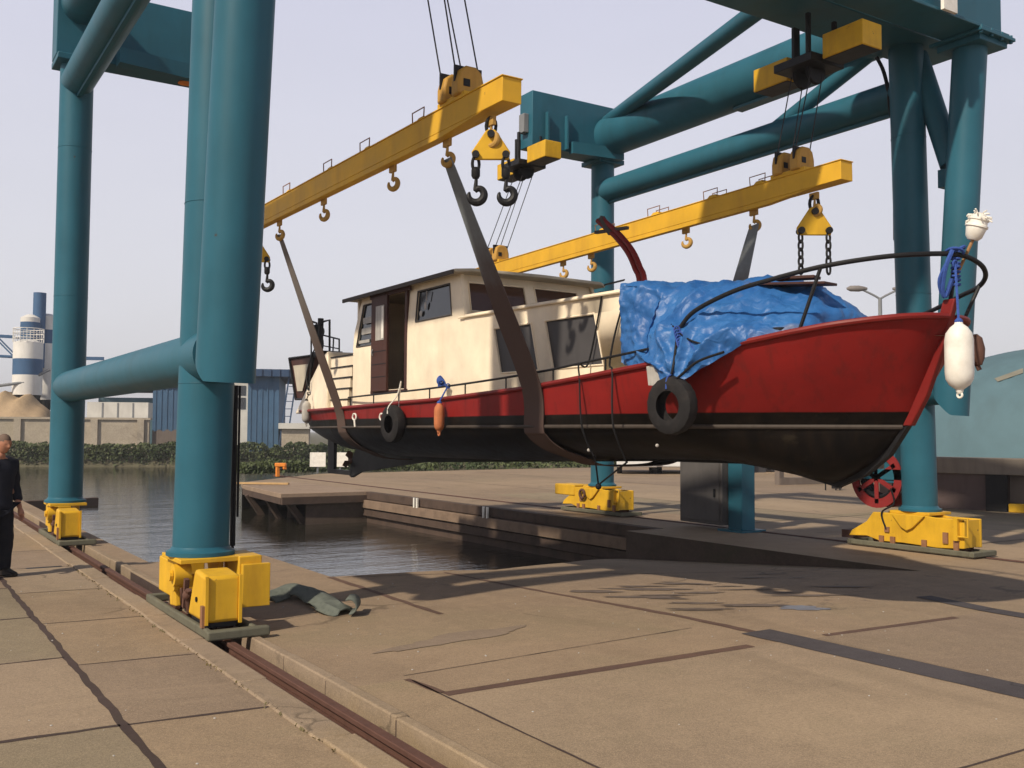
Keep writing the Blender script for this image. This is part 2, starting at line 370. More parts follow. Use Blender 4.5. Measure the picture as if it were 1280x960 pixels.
    def build(s, name, mat, parent=None, origin=None, bevel=0, angle=35, smooth=True, kind=None, subsurf=0, solid=0):
        bmesh.ops.recalc_face_normals(s.bm, faces=s.bm.faces)
        if parent is not None: o = wpos(parent)
        elif origin is not None: o = V(origin)
        else:
            vs = s.bm.verts; xs = [v.co.x for v in vs]; ys = [v.co.y for v in vs]; zs = [v.co.z for v in vs]
            o = V(((min(xs)+max(xs))/2, (min(ys)+max(ys))/2, min(zs)))
        for v in s.bm.verts: v.co -= o
        me = bpy.data.meshes.new(name); s.bm.to_mesh(me); s.bm.free()
        for mm in (mat if isinstance(mat, list) else [mat]): me.materials.append(mm)
        if smooth:
            for p in me.polygons: p.use_smooth = True
            me.set_sharp_from_angle(angle=R(angle))
        ob = bpy.data.objects.new(name, me); COL.objects.link(ob)
        if parent is not None: ob.parent = parent
        else: ob.location = o
        if solid:
            md = ob.modifiers.new('thick', 'SOLIDIFY'); md.thickness = solid; md.offset = 0
        if bevel:
            md = ob.modifiers.new('bev', 'BEVEL'); md.width = bevel; md.segments = 2; md.limit_method = 'ANGLE'; md.angle_limit = R(40)
        if subsurf:
            md = ob.modifiers.new('sub', 'SUBSURF'); md.levels = subsurf; md.render_levels = subsurf
        if kind: ob['kind'] = kind
        return ob
WP = {}
def wpos(o):
    p = V(o.location)
    while o.parent: o = o.parent; p += V(o.location)
    return p
def thing(name, label, cat, loc, group=None):
    o = bpy.data.objects.new(name, None); COL.objects.link(o); o.location = loc; o.empty_display_size = .3
    o['label'] = label; o['category'] = cat
    if group: o['group'] = group
    return o
def tag(o, label, cat, group=None):
    o['label'] = label; o['category'] = cat
    if group: o['group'] = group
    return o
def lerp(a, b, t): return a+(b-a)*t
def interp(tab, y):      # tab: rows (key, v1, v2 ...) ascending
    if y <= tab[0][0]: return tab[0][1:]
    if y >= tab[-1][0]: return tab[-1][1:]
    for a, b in zip(tab[:-1], tab[1:]):
        if a[0] <= y <= b[0]:
            t = (y-a[0])/(b[0]-a[0]); return tuple(lerp(p, q, t) for p, q in zip(a[1:], b[1:]))
def smooth_path(pts, n=8, closed=False):
    pts = [V(p) for p in pts]; out = []; N = len(pts)
    for i in range(N-1):
        p0 = pts[max(i-1, 0)]; p1 = pts[i]; p2 = pts[i+1]; p3 = pts[min(i+2, N-1)]
        for k in range(n):
            t = k/n
            out.append(.5*((2*p1)+(p2-p0)*t+(2*p0-5*p1+4*p2-p3)*t*t+(3*p1-p0-3*p2+p3)*t**3))
    out.append(pts[-1]); return out

# ================================================================== SETTING
ZW = -.9
b = MB(); b.quad((-900, -60, ZW), (900, -60, ZW), (900, 1500, ZW), (-900, 1500, ZW))
b.build('water', M['water'], kind='structure', origin=(0, 0, ZW), smooth=False)

def sheet(poly, name, mat, z=0):
    b = MB(); P = [V((x, y, z)) for x, y in poly]; vs = [b.bm.verts.new(p) for p in P]
    for t in tessellate_polygon([P]):
        try: b.bm.faces.new([vs[k] for k in t])
        except ValueError: pass
    return b.build(name, mat, kind='structure', origin=(0, 0, 0), smooth=False)
sheet([(-400, -60), (2.18, -60), (2.18, 33.), (-400, 33.)], 'apron_slabs', M['conc_left'])
rs_ = random.Random(21)
VAR = [mat_concrete('slab_tone_%s' % n_, c_, d_, g_, 1.2, False) for n_, c_, d_, g_ in (('warm', (.250, .183, .115), (.17, .122, .08), (.21, .17, .10)), ('green', (.215, .170, .110), (.155, .12, .08), (.18, .155, .09)), ('dull', (.225, .166, .112), (.16, .118, .082), (.19, .148, .095)), ('pale', (.262, .196, .130), (.19, .142, .096), (.22, .175, .11)))]
def slab(x0, x1, y0, y1, k): 
    o = sheet([(x0, y0), (x1, y0), (x1, y1), (x0, y1)], 'concrete_slab', VAR[k], .002); return o
ysx = [-6, 2.1, 4.2, 6.33, 8.4, 10.35, 12.35, 14.45, 16.55, 20]
for i in range(len(ysx)-1):
    for xa, xb in ((-9, -4.2), (-4.2, -1.4), (-1.4, 1.30)): slab(xa, xb, ysx[i], ysx[i+1], (1, 3, 1, 1, 2, 3, 1, 2, 0)[(i+int(xa+9)) % 9])
ysy = [-6, 2.2, 4.1, 6.25, 8.05, 9.9, 11.85, 13.95, 16, 20]
for i in range(len(ysy)-1): slab(1.30, 2.175, ysy[i], ysy[i+1], (0, 2, 0, 2, 0, 0, 3, 2, 0)[i])
slab(3.24, 6.62, 3.2, 5.91, 3); slab(3.24, 6.62, -3, 3.2, 0); slab(2.81, 3.23, -3, 6.4, 0)
slab(6.86, 9.3, -3, 5.86, 2); slab(9.7, 13.3, -3, 5.6, 3); slab(14.7, 17.5, 9.6, 14, 3); slab(17.5, 22.5, 9.6, 14.6, 1); slab(14.7, 17.5, 14, 24, 1); slab(17.5, 22.5, 14.6, 26, 3); slab(22.5, 30, 9.6, 30, 2)

yard = [(2.72, -60), (600, -60), (600, 41), (26, 40.3), (15.5, 39.0), (10.6, 33.6), (10.35, 27.0), (12.3, 27.0), (12.3, 14.), (11.4, 14.), (11.4, 8.), (6., 8.), (6., 11.2), (4.68, 11.35), (4.68, 13.8), (3.12, 13.8), (3.12, 33.), (2.72, 33.)]
sheet(yard, 'yard_ground', M['conc'])
# sunken ramp of the slip head
def ramp_z(x, y): return -.5*max(0, min(1, (x-6)/5.4))*max(0, min(1, (y-8)/6))
def ramp_edge(x): return interp([(6, 11.2), (6.9, 11.15), (8.6, 12.), (10, 13.0), (11.4, 14.)], x)[0]
b = MB(); nx, ny = 18, 14; g = []
for i in range(nx+1):
    x = 6+5.4*i/nx; ye = ramp_edge(x); g.append([b.bm.verts.new((x, 8+(ye-8)*j/ny, ramp_z(x, 8+(ye-8)*j/ny))) for j in range(ny+1)])
for i in range(nx):
    for j in range(ny): b.bm.faces.new((g[i][j], g[i+1][j], g[i+1][j+1], g[i][j+1]))
b.build('slip_ramp', M['conc'], kind='structure', origin=(0, 0, 0))
# quay walls below the edges
b = MB()
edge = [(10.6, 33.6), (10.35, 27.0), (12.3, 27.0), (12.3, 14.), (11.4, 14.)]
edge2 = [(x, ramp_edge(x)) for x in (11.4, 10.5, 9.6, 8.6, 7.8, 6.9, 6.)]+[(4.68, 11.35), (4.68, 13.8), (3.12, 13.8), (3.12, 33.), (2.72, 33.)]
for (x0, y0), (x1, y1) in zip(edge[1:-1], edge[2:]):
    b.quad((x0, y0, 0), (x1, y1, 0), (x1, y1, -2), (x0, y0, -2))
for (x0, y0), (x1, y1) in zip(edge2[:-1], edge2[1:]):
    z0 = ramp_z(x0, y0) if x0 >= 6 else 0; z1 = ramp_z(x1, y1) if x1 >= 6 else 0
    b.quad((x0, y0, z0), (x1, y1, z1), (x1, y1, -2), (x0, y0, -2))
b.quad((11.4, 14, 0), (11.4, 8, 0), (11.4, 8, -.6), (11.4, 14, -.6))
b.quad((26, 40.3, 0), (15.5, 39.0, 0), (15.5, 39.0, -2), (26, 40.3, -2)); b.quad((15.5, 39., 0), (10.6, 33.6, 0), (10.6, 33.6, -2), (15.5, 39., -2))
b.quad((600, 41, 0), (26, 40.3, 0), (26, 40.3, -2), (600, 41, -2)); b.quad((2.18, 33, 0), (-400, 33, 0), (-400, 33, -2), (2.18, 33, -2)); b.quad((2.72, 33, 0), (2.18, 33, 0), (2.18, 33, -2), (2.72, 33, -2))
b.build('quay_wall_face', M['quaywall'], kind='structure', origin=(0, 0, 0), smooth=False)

# crane rail channel on the left
b = MB()
b.quad((2.18, -60, -.11), (2.9, -60, -.11), (2.9, 33, -.11), (2.18, 33, -.11))
b.quad((2.722, -60, 0), (2.722, 33, 0), (2.722, 33, -.12), (2.722, -60, -.12))
b.build('rail_channel', M['joint'], kind='structure', origin=(0, 0, 0), smooth=False)
b = MB(); y = -6.
rnd = random.Random(3)
while y < 32.5:      # kerb stones left of the channel, each worn a little
    L = rnd.uniform(.9, 1.6); x0 = 2.17+rnd.uniform(-.012, .012); x1 = 2.385+rnd.uniform(-.012, .008); z = .012+rnd.uniform(0, .012)
    b.box(x0, x1, y+.008, min(y+L, 32.5)-.008, -.12, z); y += L
b.build('kerb_strip', M['kerb'], kind='structure', origin=(0, 0, 0), bevel=.014)
b = MB(); y = -6.
while y < 32.5:      # low raised edge right of the channel
    L = rnd.uniform(.7, 1.5); b.box(2.715+rnd.uniform(0, .008), 2.80+rnd.uniform(0, .01), y+.004, min(y+L, 32.5)-.004, -.12, .016+rnd.uniform(0, .01)); y += L
b.build('channel_edge', M['kerb'], kind='structure', origin=(0, 0, 0), bevel=.012)
b = MB()
b.box(2.49, 2.61, -10, 32.5, -.112, -.095); b.box(2.540, 2.560, -10, 32.5, -.095, -.04); b.box(2.515, 2.585, -10, 32.5, -.04, -.004)
b.build('crane_rail', M['rust'], kind='structure', origin=(0, 0, 0), bevel=.006)
b = MB(); b.box(13.38, 13.46, -10, 38.5, -.05, .014); b.build('crane_rail', M['rust'], kind='structure', origin=(0, 0, 0), bevel=.005)

def ribbon(pts, w, z=.004, jag=.15, step=.12, seed=0, out=None):
    """an uneven strip following pts; w may be (start, end)"""
    b = out or MB(); w0, w1 = w if isinstance(w, tuple) else (w, w)
    P = [V((p[0], p[1], 0)) for p in pts]; tot = sum((q-p).length for p, q in zip(P[:-1], P[1:])); acc = 0; prev = None
    for p, q in zip(P[:-1], P[1:]):
        L = (q-p).length; n = max(1, int(L/step)); d = (q-p).normalized(); s_ = V((-d.y, d.x, 0))
        for k in range(n+1):
            c = p.lerp(q, k/n); ww = lerp(w0, w1, (acc+L*k/n)/tot)/2
            a1 = ww*(1+jag*2*(noise.noise(V((c.x*5, c.y*5, seed))))); a2 = ww*(1+jag*2*(noise.noise(V((c.x*5, c.y*5, seed+9)))))
            zz = z+(ramp_z(c.x, c.y) if 6 <= c.x <= 11.4 else 0)
            cur = (b.bm.verts.new((c+s_*a1)+V((0, 0, zz))), b.bm.verts.new((c-s_*a2)+V((0, 0, zz))))
            if prev: b.bm.faces.new((prev[0], prev[1], cur[1], cur[0]))
            prev = cur
        prev = None if False else prev; acc += L
    return b
b = MB()
ribbon([(1.30, -2), (1.30, 32)], .055, jag=.35, seed=1, out=b)
ribbon([(-9, 6.42), (1.28, 6.29)], .05, jag=.4, seed=2, out=b); ribbon([(1.32, 6.28), (2.17, 6.22)], .03, jag=.5, seed=3, out=b)
for y0, wd in ((4.2, .04), (8.37, .035), (10.3, .03), (12.3, .03), (14.4, .03), (16.5, .03)):
    ribbon([(-9, y0+.1), (1.28, y0)], wd, jag=.5, seed=y0, out=b)
for y0 in (8.1, 9.95, 11.9, 14.0, 16): ribbon([(1.32, y0-.05), (2.17, y0-.12)], .018, jag=.6, seed=y0*2, out=b)
ribbon([(3.24, -2), (3.24, 6.35)], .018, jag=.5, seed=21, out=b)
for y0 in (3.2, 1.1): ribbon([(3.25, y0), (14, y0)], .02, jag=.5, seed=y0, out=b)
ribbon([(3.25, 6.5), (6.25, 6.75)], .009, jag=.8, seed=31, out=b)
ribbon([(14, 9.5), (26, 9.8)], .03, jag=.4, seed=32, out=b); ribbon([(14, 5.5), (30, 5.5)], .03, jag=.4, seed=33, out=b); ribbon([(14.6, 14), (34, 15)], .03, jag=.4, seed=34, out=b)
ribbon([(17.5, 0), (17.5, 34)], .03, jag=.4, seed=35, out=b); ribbon([(22.5, 0), (22.5, 38)], .03, jag=.4, seed=36, out=b)
b.build('slab_joints', M['joint'], kind='structure', origin=(0, 0, 0), smooth=False)
b = MB()
ribbon([(4.66, 11.3), (4.64, 8.5)], .07, jag=.35, seed=41, out=b)
ribbon([(3.22, 6.4), (3.26, 5.95)], .06, jag=.6, seed=44, out=b)
ribbon([(3.26, 5.91), (6.15, 5.93)], .105, jag=.1, seed=42, out=b)
ribbon([(7.02, 5.90), (8.8, 5.82)], .08, jag=.15, seed=43, out=b)
ribbon([(6.05, 11.0), (6.2, 9.7), (6.43, 8.0), (6.55, 7.3), (6.6, 6.34)], (.05, .10), jag=.3, seed=45, out=b)
ribbon([(4.9, 11.2), (8.2, 10.2), (10.1, 9.55)], .02, jag=.4, seed=46, out=b)
b.build('brown_joint_strips', M['wetjoint'], kind='structure', origin=(0, 0, 0), smooth=False)
b = MB()
ribbon([(6.62, 6.33), (6.66, 4), (6.7, -3)], (.36, .42), z=.006, jag=.03, step=.2, seed=51, out=b)
ribbon([(9.62, 6.75), (9.45, 5.9), (9.42, 4), (9.4, -3)], (.22, .46), z=.006, jag=.05, step=.2, seed=52, out=b)
b.build('asphalt_strip', M['asphalt'], kind='structure', origin=(0, 0, 0), smooth=False)
# groove beside the flush right-hand rail
b = MB(); ribbon([(13.34, -8), (13.34, 38)], .05, jag=.2, step=.4, seed=61, out=b); ribbon([(13.5, -8), (13.5, 38)], .05, jag=.2, step=.4, seed=62, out=b)
b.build('rail_groove', M['joint'], kind='structure', origin=(0, 0, 0), smooth=False)

# small oil puddle stains with their own outline and gravel-grey repair patches
def blob(cx, cy, rx, ry, z, name, mat, seed, n=40, rot=0):
    b = MB(); vs = []
    for k in range(n):
        a = 2*PI*k/n; r = 1+.75*noise.noise(V((math.cos(a)*1.3, math.sin(a)*1.3, seed)))+.3*noise.noise(V((math.cos(a)*4, math.sin(a)*4, seed)))
        px, py = rx*r*math.cos(a), ry*r*math.sin(a)
        x = cx+px*math.cos(rot)-py*math.sin(rot); y_ = cy+px*math.sin(rot)+py*math.cos(rot)
        vs.append(b.bm.verts.new((x, y_, z+(ramp_z(x, y_) if 6 <= x <= 11.4 else 0))))
    b.bm.faces.new(vs); return b.build(name, mat, kind='structure', smooth=False)
wet = paint('damp_oil_stain', (.045, .036, .034), .25, scale=6, dirt=.6, dirtcol=(.12, .09, .075), streak=False, spec=.6)
damp = paint('damp_concrete', (.115, .085, .066), .6, scale=5, dirt=.8, dirtcol=(.19, .145, .11), streak=False)
patchm = mat_concrete('grey_repair_patch', (.215, .162, .115), (.15, .115, .085), (.19, .145, .10), 2, False)
blob(7.9, 6.95, .28, .12, .0045, 'oil_stain', wet, 5, rot=-.6)
for i, (x, y_, a, c) in enumerate([(7.0, 8.3, .45, .09), (7.2, 7.7, .30, .05), (6.75, 8.9, .35, .08), (7.7, 8.2, .28, .06), (7.4, 8.75, .4, .09), (6.9, 7.4, .22, .04), (8.1, 8.9, .3, .09), (7.6, 7.3, .16, .03), (7.15, 8.05, .2, .04)]):
    blob(x, y_, a, c, .0045+i*.0004, 'damp_stain', damp, 20+i, rot=-.55+.1*math.sin(i*3))
blob(4.3, 7.45, .62, .16, .0045, 'repair_patch', patchm, 71, rot=.15)

for i in range(16):
    x = 6.9+rs_.random()*3.2; y_ = 7.2+rs_.random()*2.2; blob(x, y_, .10+.25*rs_.random(), .02+.03*rs_.random(), .0062+i*.0002, 'damp_stain', damp, 40+i, rot=-.55)
# slip: timber-faced right-hand wall with walers
root = thing('timber_quay_wall', 'dark horizontal timber walls lining the far side of the water slip', 'quay wall', (12.3, 20, -2))
for i, (z0, z1) in enumerate([(-.22, -.005), (-.47, -.24), (-.70, -.50), (-1.5, -.72)]):
    b = MB(); off = (.0, .10, .04, -.06)[i]
    b.box(12.16-off, 12.297, 14.02, 27.02+off, z0, z1); b.build('waler', M['timber_light'] if i in (1,) else M['timber'], root, bevel=.01)
for (u, v) in ((523, 622), (611, 634)):
    p = qx(u, v, 12.1); b = MB()
    for dy in (0, .17): b.box(12.06, 12.10, p.y+dy, p.y+dy+.06, -.26, .012)
    b.build('ladder_rail', M['white'], root)
# timber landing at the end of the slip wall
root = thing('timber_jetty', 'weathered timber jetty on raking struts at the mouth of the slip', 'jetty', (10.5, 29, -2))
b = MB(); b.prism([(10.05, 31.8, .004), (9.6, 26.95, .004), (12.3, 26.9, .004), (12.3, 33.2, .004), (10.5, 33.4, .004)], (0, 0, -.13)); b.build('deck', M['deck'], root, bevel=.01)
b = MB(); b.bar((9.62, 26.94, -.2), (12.28, 26.90, -.2), .14, .2); b.bar((9.68, 27, -.2), (10.12, 31.8, -.2), .14, .2); b.build('edge_beam', M['timber'], root)
for a, c in (((9.9, 27.2, -.25), (11.0, 27.4, -1.6)), ((11.2, 27.2, -.25), (12.2, 27.35, -1.3)), ((10.0, 29.3, -.25), (10.9, 29.4, -1.6)), ((9.95, 31, -.25), (10.9, 31, -1.6))):
    b = MB(); b.bar(a, c, .16, .16); b.build('strut', M['timber'], root)
for x, y_ in ((11.2, 27.35), (12.1, 27.4), (10.9, 29.6), (11, 31.6), (11.9, 29)):
    b = MB(); b.tube([(x, y_, -2.2), (x, y_, -.13)], .13, 10); b.build('post', M['timber'], root)
p = qz(330, 606); b = MB(); b.bar(p+V((-.75, .5, .05)), p+V((.62, -.6, .05)), .16, .06); tag(b.build('plank', M['plank'], bevel=.005), 'pale yellow plank lying on the edge of the timber jetty', 'plank')
# floating fender beam in the water beyond the left rail
b = MB(); b.bar(qz(22, 632, ZW+.12), qz(121, 627, ZW+.12), .28, .3); tag(b.build('floating_beam', M['timber'], bevel=.02), 'dark timber beam floating in the water behind the far left crane leg', 'timber beam')

# ------------------------------------------------------------------ far bank
BE = V((.925, -.38, 0)); BN = V((.38, .925, 0)); BP = V((17.8, 76, 0))
def bk(u, v, d=0):
    r_ = ray(u, v); P = BP+BN*d; t = ((P-CP).dot(BN))/r_.dot(BN); return CP+r_*t
def bs(u, d=0): p = bk(u, 541, d); return (p-BP).dot(BE)      # coordinate along the bank
def bpt(s, d, z): p = BP+BE*s+BN*d; p.z = z; return p
def bbox(b, s0, s1, d0, d1, z0, z1):
    return b.hexa([bpt(s0, d0, z0), bpt(s1, d0, z0), bpt(s1, d1, z0), bpt(s0, d1, z0)], [bpt(s0, d0, z1), bpt(s1, d0, z1), bpt(s1, d1, z1), bpt(s0, d1, z1)])
b = MB(); b.bm.faces.new([b.bm.verts.new(bpt(*p)) for p in ((-700, 1.2, .05), (700, 1.2, .05), (700, 1600, .05), (-700, 1600, .05))])
b.bm.faces.new([b.bm.verts.new(bpt(*p)) for p in ((-700, -.6, -1.), (700, -.6, -1.), (700, 1.2, .05), (-700, 1.2, .05))])
b.build('far_bank', M['soil'], kind='structure', origin=(0, 0, 0), smooth=False)

def leafmass(name, mat, sampler, n, size, kind='stuff', seed=1):
    rnd = random.Random(seed); b = MB()
    for _ in range(n):
        p = sampler(rnd); s_ = size*rnd.uniform(.6, 1.4)
        ax = V((rnd.uniform(-1, 1), rnd.uniform(-1, 1), rnd.uniform(-.4, 1))).normalized(); t = ax.orthogonal().normalized(); q = ax.cross(t)
        t = t*s_; q = q*s_*rnd.uniform(.5, .9)
        b.quad(p-t, p-q*.8, p+t, p+q)
    return b.build(name, mat, kind=kind, smooth=False)
def hedge_sampler(s0, s1, h, d0=-.5, d1=1.8):
    def f(r):
        s_ = r.uniform(s0, s1); hh = h*(.75+.45*noise.noise(V((s_*.55, 0, 3)))+.25*noise.noise(V((s_*2.1, 5, 3))))
        t = r.random()**.6; z = -.85+t*(hh+.85); d = d0+r.random()*(d1-d0)*(1-.3*t)+.35*noise.noise(V((s_*1.5, z*1.5, 0)))
        return bpt(s_, d, z)
    return f
leafmass('bank_hedge', M['leaf'], hedge_sampler(-16, 40, 1.0), 34000, .10, seed=4)

# concrete retaining wall with sand heap and slab on top
root = thing('retaining_wall', 'stained concrete retaining wall standing behind the hedge on the far bank', 'wall', bpt(-7, 3, 0))
zt = bk(60, 524, 3).z
b = MB(); bbox(b, -60, bs(186, 3), 3, 3.5, 0, zt); b.build('wall_panel', M['wallconc'], root)
b = MB(); bbox(b, -60, bs(188, 3), 2.85, 3.7, zt, zt+.16); b.build('coping', M['wallconc'], root)
b = MB()
for u in (176, 118, 70, 22): s_ = bs(u, 3); bbox(b, s_-.25, s_+.25, 2.8, 3, 0, zt)
b.build('pilaster', M['wallconc'], root)
b = MB()
nn = 26; gx = []
for i in range(nn+1):
    s_ = lerp(bs(-60, 6), bs(66, 6), i/nn); row = []
    for j in range(9):
        d = 3.6+j*.9; hh = max(0, math.sin(PI*i/nn))**.7*max(0, math.sin(PI*(j+.3)/8.6))**.8*2.6*(1+.25*noise.noise(V((i*.35, j*.4, 2))))
        row.append(b.bm.verts.new(bpt(s_, d, zt-.4+hh)))
    gx.append(row)
for i in range(nn):
    for j in range(8): b.bm.faces.new((gx[i][j], gx[i+1][j], gx[i+1][j+1], gx[i][j+1]))
tag(b.build('sand_heap', M['sand']), 'heap of pale sand behind the concrete wall, left of the blue crane legs', 'sand heap')
root = thing('storage_container', 'long pale container lying on top of the far concrete wall', 'container', bpt(-4, 4, zt+.16))
p0, p1 = bs(110, 4.5), bs(186, 4.5); zz = bk(150, 503, 4.5).z
b = MB(); bbox(b, p0, p1, 4.0, 6, zt+.16, zz); b.build('body', M['bwall'], root)
for k in range(1, 4): s_ = lerp(p0, p1, k/4); b = MB(); bbox(b, s_-.05, s_+.05, 3.96, 4.0, zt+.2, zz-.05); b.build('rib', M['greysteel'], root)
# timber fence between wall and crane leg
b = MB(); s0, s1 = bs(189, 3), bs(222, 3)
for k in range(16): s_ = lerp(s0, s1, k/16); bbox(b, s_, s_+.13, 3.4, 3.45, 0, bk(200, 541+.01, 3).z*0+1.75+.08*math.sin(k*5))
tag(b.build('board_fence', M['fence']), 'grey board fence in front of the far blue warehouse', 'fence')

# silos
def silo(u0, u1, vt, vb, d, bands, label, rail=False, stack=False):
    a = bk(u0, vt, d); c = bk(u1, vt, d); rr = (c-a).length/2; ctr = (a+c)/2; z1 = a.z; z0 = bk((u0+u1)/2, vb, d).z
    root = thing('silo', label, 'silo', (ctr.x, ctr.y, .05), 'banded silos on the far bank')
    b = MB(); b.mi = 0
    zs = [z0]+[bk((u0+u1)/2, v, d).z for v in bands]+[z1]
    for i in range(len(zs)-1):
        b.mi = i % 2; b.lathe((ctr.x, ctr.y, 0), (0, 0, 1), [(zs[i], rr), (zs[i+1], rr)], 28, cap=(i == len(zs)-2))
    b.mi = 0; b.lathe((ctr.x, ctr.y, 0), (0, 0, 1), [(z1, rr), (z1+.25, rr*.4), (z1+.3, .05)], 28, cap=False)
    b.build('shell', [M['silowhite'], M['siloblue']], root)
    b = MB()
    for k in range(6):
        a_ = 2*PI*k/6+.3; x = ctr.x+math.cos(a_)*rr*.85; y_ = ctr.y+math.sin(a_)*rr*.85; b.tube([(x, y_, .05), (x, y_, z0)], .12, 6)
    b.lathe((ctr.x, ctr.y, 0), (0, 0, 1), [(z0-1.2, .2), (z0, rr*.96)], 20)
    b.build('leg_frame', M['black'], root)
    if rail:
        b = MB()
        for zz in (z1+.35, z1+.75, z1+1.1): b.torus((ctr.x, ctr.y, zz), (0, 0, 1), rr*1.02, .035, 28, 5)
        for k in range(14): a_ = 2*PI*k/14; b.tube([(ctr.x+math.cos(a_)*rr*1.02, ctr.y+math.sin(a_)*rr*1.02, z1), (ctr.x+math.cos(a_)*rr*1.02, ctr.y+math.sin(a_)*rr*1.02, z1+1.1)], .03, 5)
        b.build('railing', M['silowhite'], root)
    return root
silo(17, 54, 428, 494, 8, (469, 449), 'front white silo with one wide blue band and a railed top', rail=True)
silo(26, 50, 397, 440, 12, (428, 403), 'smaller silo behind the railed one, blue middle and white cap')
silo(45, 74, 396, 500, 14, (430, 413), 'wide white silo with blue band half hidden by the far left crane leg')
a = bk(42, 366, 13); c = bk(58, 366, 13); b = MB(); b.lathe(((a+c)/2).to_2d().to_3d(), (0, 0, 1), [(7, (c-a).length/2), (a.z, (c-a).length/2)], 20)
tag(b.build('filter_tower', M['siloblue']), 'blue cylindrical filter stack standing on top of the silos', 'filter stack')
# lattice conveyor running in from the left
root = thing('conveyor_truss', 'blue-grey lattice conveyor bridge running left from the railed silo', 'conveyor', bpt(bs(0, 9), 9, 0))
zt_, zb_ = bk(5, 421, 9).z, bk(5, 446, 9).z; s1 = bs(17, 9); s0 = s1-26
b = MB()
for d in (8.4, 9.6):
    b.bar(bpt(s0, d, zt_+1), bpt(s1, d, zt_), .16, .16); b.bar(bpt(s0, d, zb_+1), bpt(s1, d, zb_), .16, .16)
    for k in range(16):
        a_ = lerp(s0, s1, k/16); c_ = lerp(s0, s1, (k+1)/16); za, zc = 1-k/16, 1-(k+1)/16
        b.bar(bpt(a_, d, (zt_ if k % 2 else zb_)+za), bpt(c_, d, (zb_ if k % 2 else zt_)+zc), .1, .1)
b.build('lattice', M['siloblue'], root)
b = MB(); b.bar(bpt(s0, 9, .05), bpt(s0, 9, zb_+1), .4, .4); b.build('trestle', M['siloblue'], root); b = MB(); b.bar(bpt(s0+13, 9, .05), bpt(s0+13, 9, zb_+.5), .4, .4); b.build('trestle', M['siloblue'], root)
root = thing('feed_pipe', 'thin sloping grey pipe rising to the banded silos from the left', 'pipe', bk(0, 483, 7))
b = MB(); b.tube([bk(-60, 490, 7), bk(30, 478, 7), bk(62, 462, 8)], .12, 8); b.build('pipe', M['greysteel'], root)
b = MB(); b.tube([bk(-60, 490, 7), bpt(bs(-60, 7), 7, 0)], .1, 6); b.build('post', M['greysteel'], root)

# warehouses
def cladbox(root, name, mat, u0, u1, d0, d1, z0, z1, pitch=.45, dep=.06):
    s0, s1 = bs(u0, d0), bs(u1, d0); b = MB(); bbox(b, s0, s1, d0, d1, z0, z1)
    s_ = s0+pitch/2
    while s_ < s1-.1: bbox(b, s_-.06, s_+.06, d0-dep, d0+.001, z0, z1-.05); s_ += pitch
    return b.build(name, mat, root, smooth=False)
root = thing('blue_warehouse', 'blue clad warehouse seen between the two left crane legs', 'warehouse', bpt(2, 10, 0))
cladbox(root, 'wall', M['bblue'], 190, 262, 10, 24, .05, bk(210, 484, 10).z)
b = MB(); bbox(b, bs(122, 11), bs(195, 11), 11, 24, .05, bk(150, 497, 11).z); b.build('side_wing', M['tealhall'], root)
b = MB(); bbox(b, bs(120, 11), bs(264, 10), 9.8, 24.3, bk(210, 484, 10).z, bk(210, 480, 10).z); b.build('roof', M['broof'], root)
root = thing('white_building', 'white site building with dark window bands right of the near crane leg', 'building', bpt(6, 9, 0))
zt_ = bk(300, 474, 9).z; b = MB(); bbox(b, bs(262, 9), bs(309, 9), 9, 16, .05, zt_); b.build('wall', M['bwall'], root)
for v0, v1 in ((482, 494), (497, 511)):
    wr = MB(); bbox(wr, bs(272, 9), bs(306, 9), 8.94, 9.0, bk(300, v1, 9).z, bk(300, v0, 9).z); wf = wr.build('window', M['glass'], root)
root = thing('blue_shed', 'tall blue clad shed with overhanging dark roof beam and ladder', 'shed', bpt(8, 8, 0))
cladbox(root, 'wall', M['bblue'], 309, 348, 8, 20, .05, bk(330, 470, 8).z)
b = MB(); bbox(b, bs(300, 8), bs(372, 8), 7.2, 20.5, bk(330, 471, 8).z, bk(330, 462, 8).z); b.build('roof', M['broof'], root)
for k in range(7): s_ = lerp(bs(303, 7.2), bs(370, 7.2), k/6); b = MB(); bbox(b, s_-.06, s_+.06, 7.1, 7.2, bk(330, 471, 8).z, bk(330, 462, 8).z); b.build('roof_bracket', M['broof'], root)
s_ = bs(356, 8); b = MB(); zz = bk(356, 471, 8).z; b.bar(bpt(s_-.5, 7.6, .05), bpt(s_+.3, 7.6, zz), .12, .12); b.bar(bpt(s_+.1, 7.6, .05), bpt(s_+.9, 7.6, zz), .12, .12)
for k in range(9): b.bar(bpt(s_-.4+.085*k, 7.6, .5+k*.62), bpt(s_+.2+.085*k, 7.6, .5+k*.62), .06, .06)
b.build('ladder', M['broof'], root)
root = thing('low_shed', 'low pale shed beyond the stern of the boat', 'shed', bpt(11, 5, 0))
b = MB(); bbox(b, bs(352, 6), bs(386, 6), 6, 12, .05, bk(370, 536, 6).z); b.build('wall', M['wallconc'], root)
b = MB(); bbox(b, bs(348, 6), bs(390, 6), 5.7, 12.3, bk(370, 536, 6).z, bk(370, 529, 6).z); b.build('roof', M['bwall'], root)
root = thing('distant_hall', 'long low grey hall far along the bank behind the cabin', 'hall', bpt(40, 40, 0))
b = MB(); bbox(b, 26, 95, 40, 60, .05, 2.2); b.build('wall', M['coping'], root)
b = MB(); bbox(b, 25, 96, 39.5, 60.5, 2.2, 2.5); b.build('roof', M['greysteel'], root)
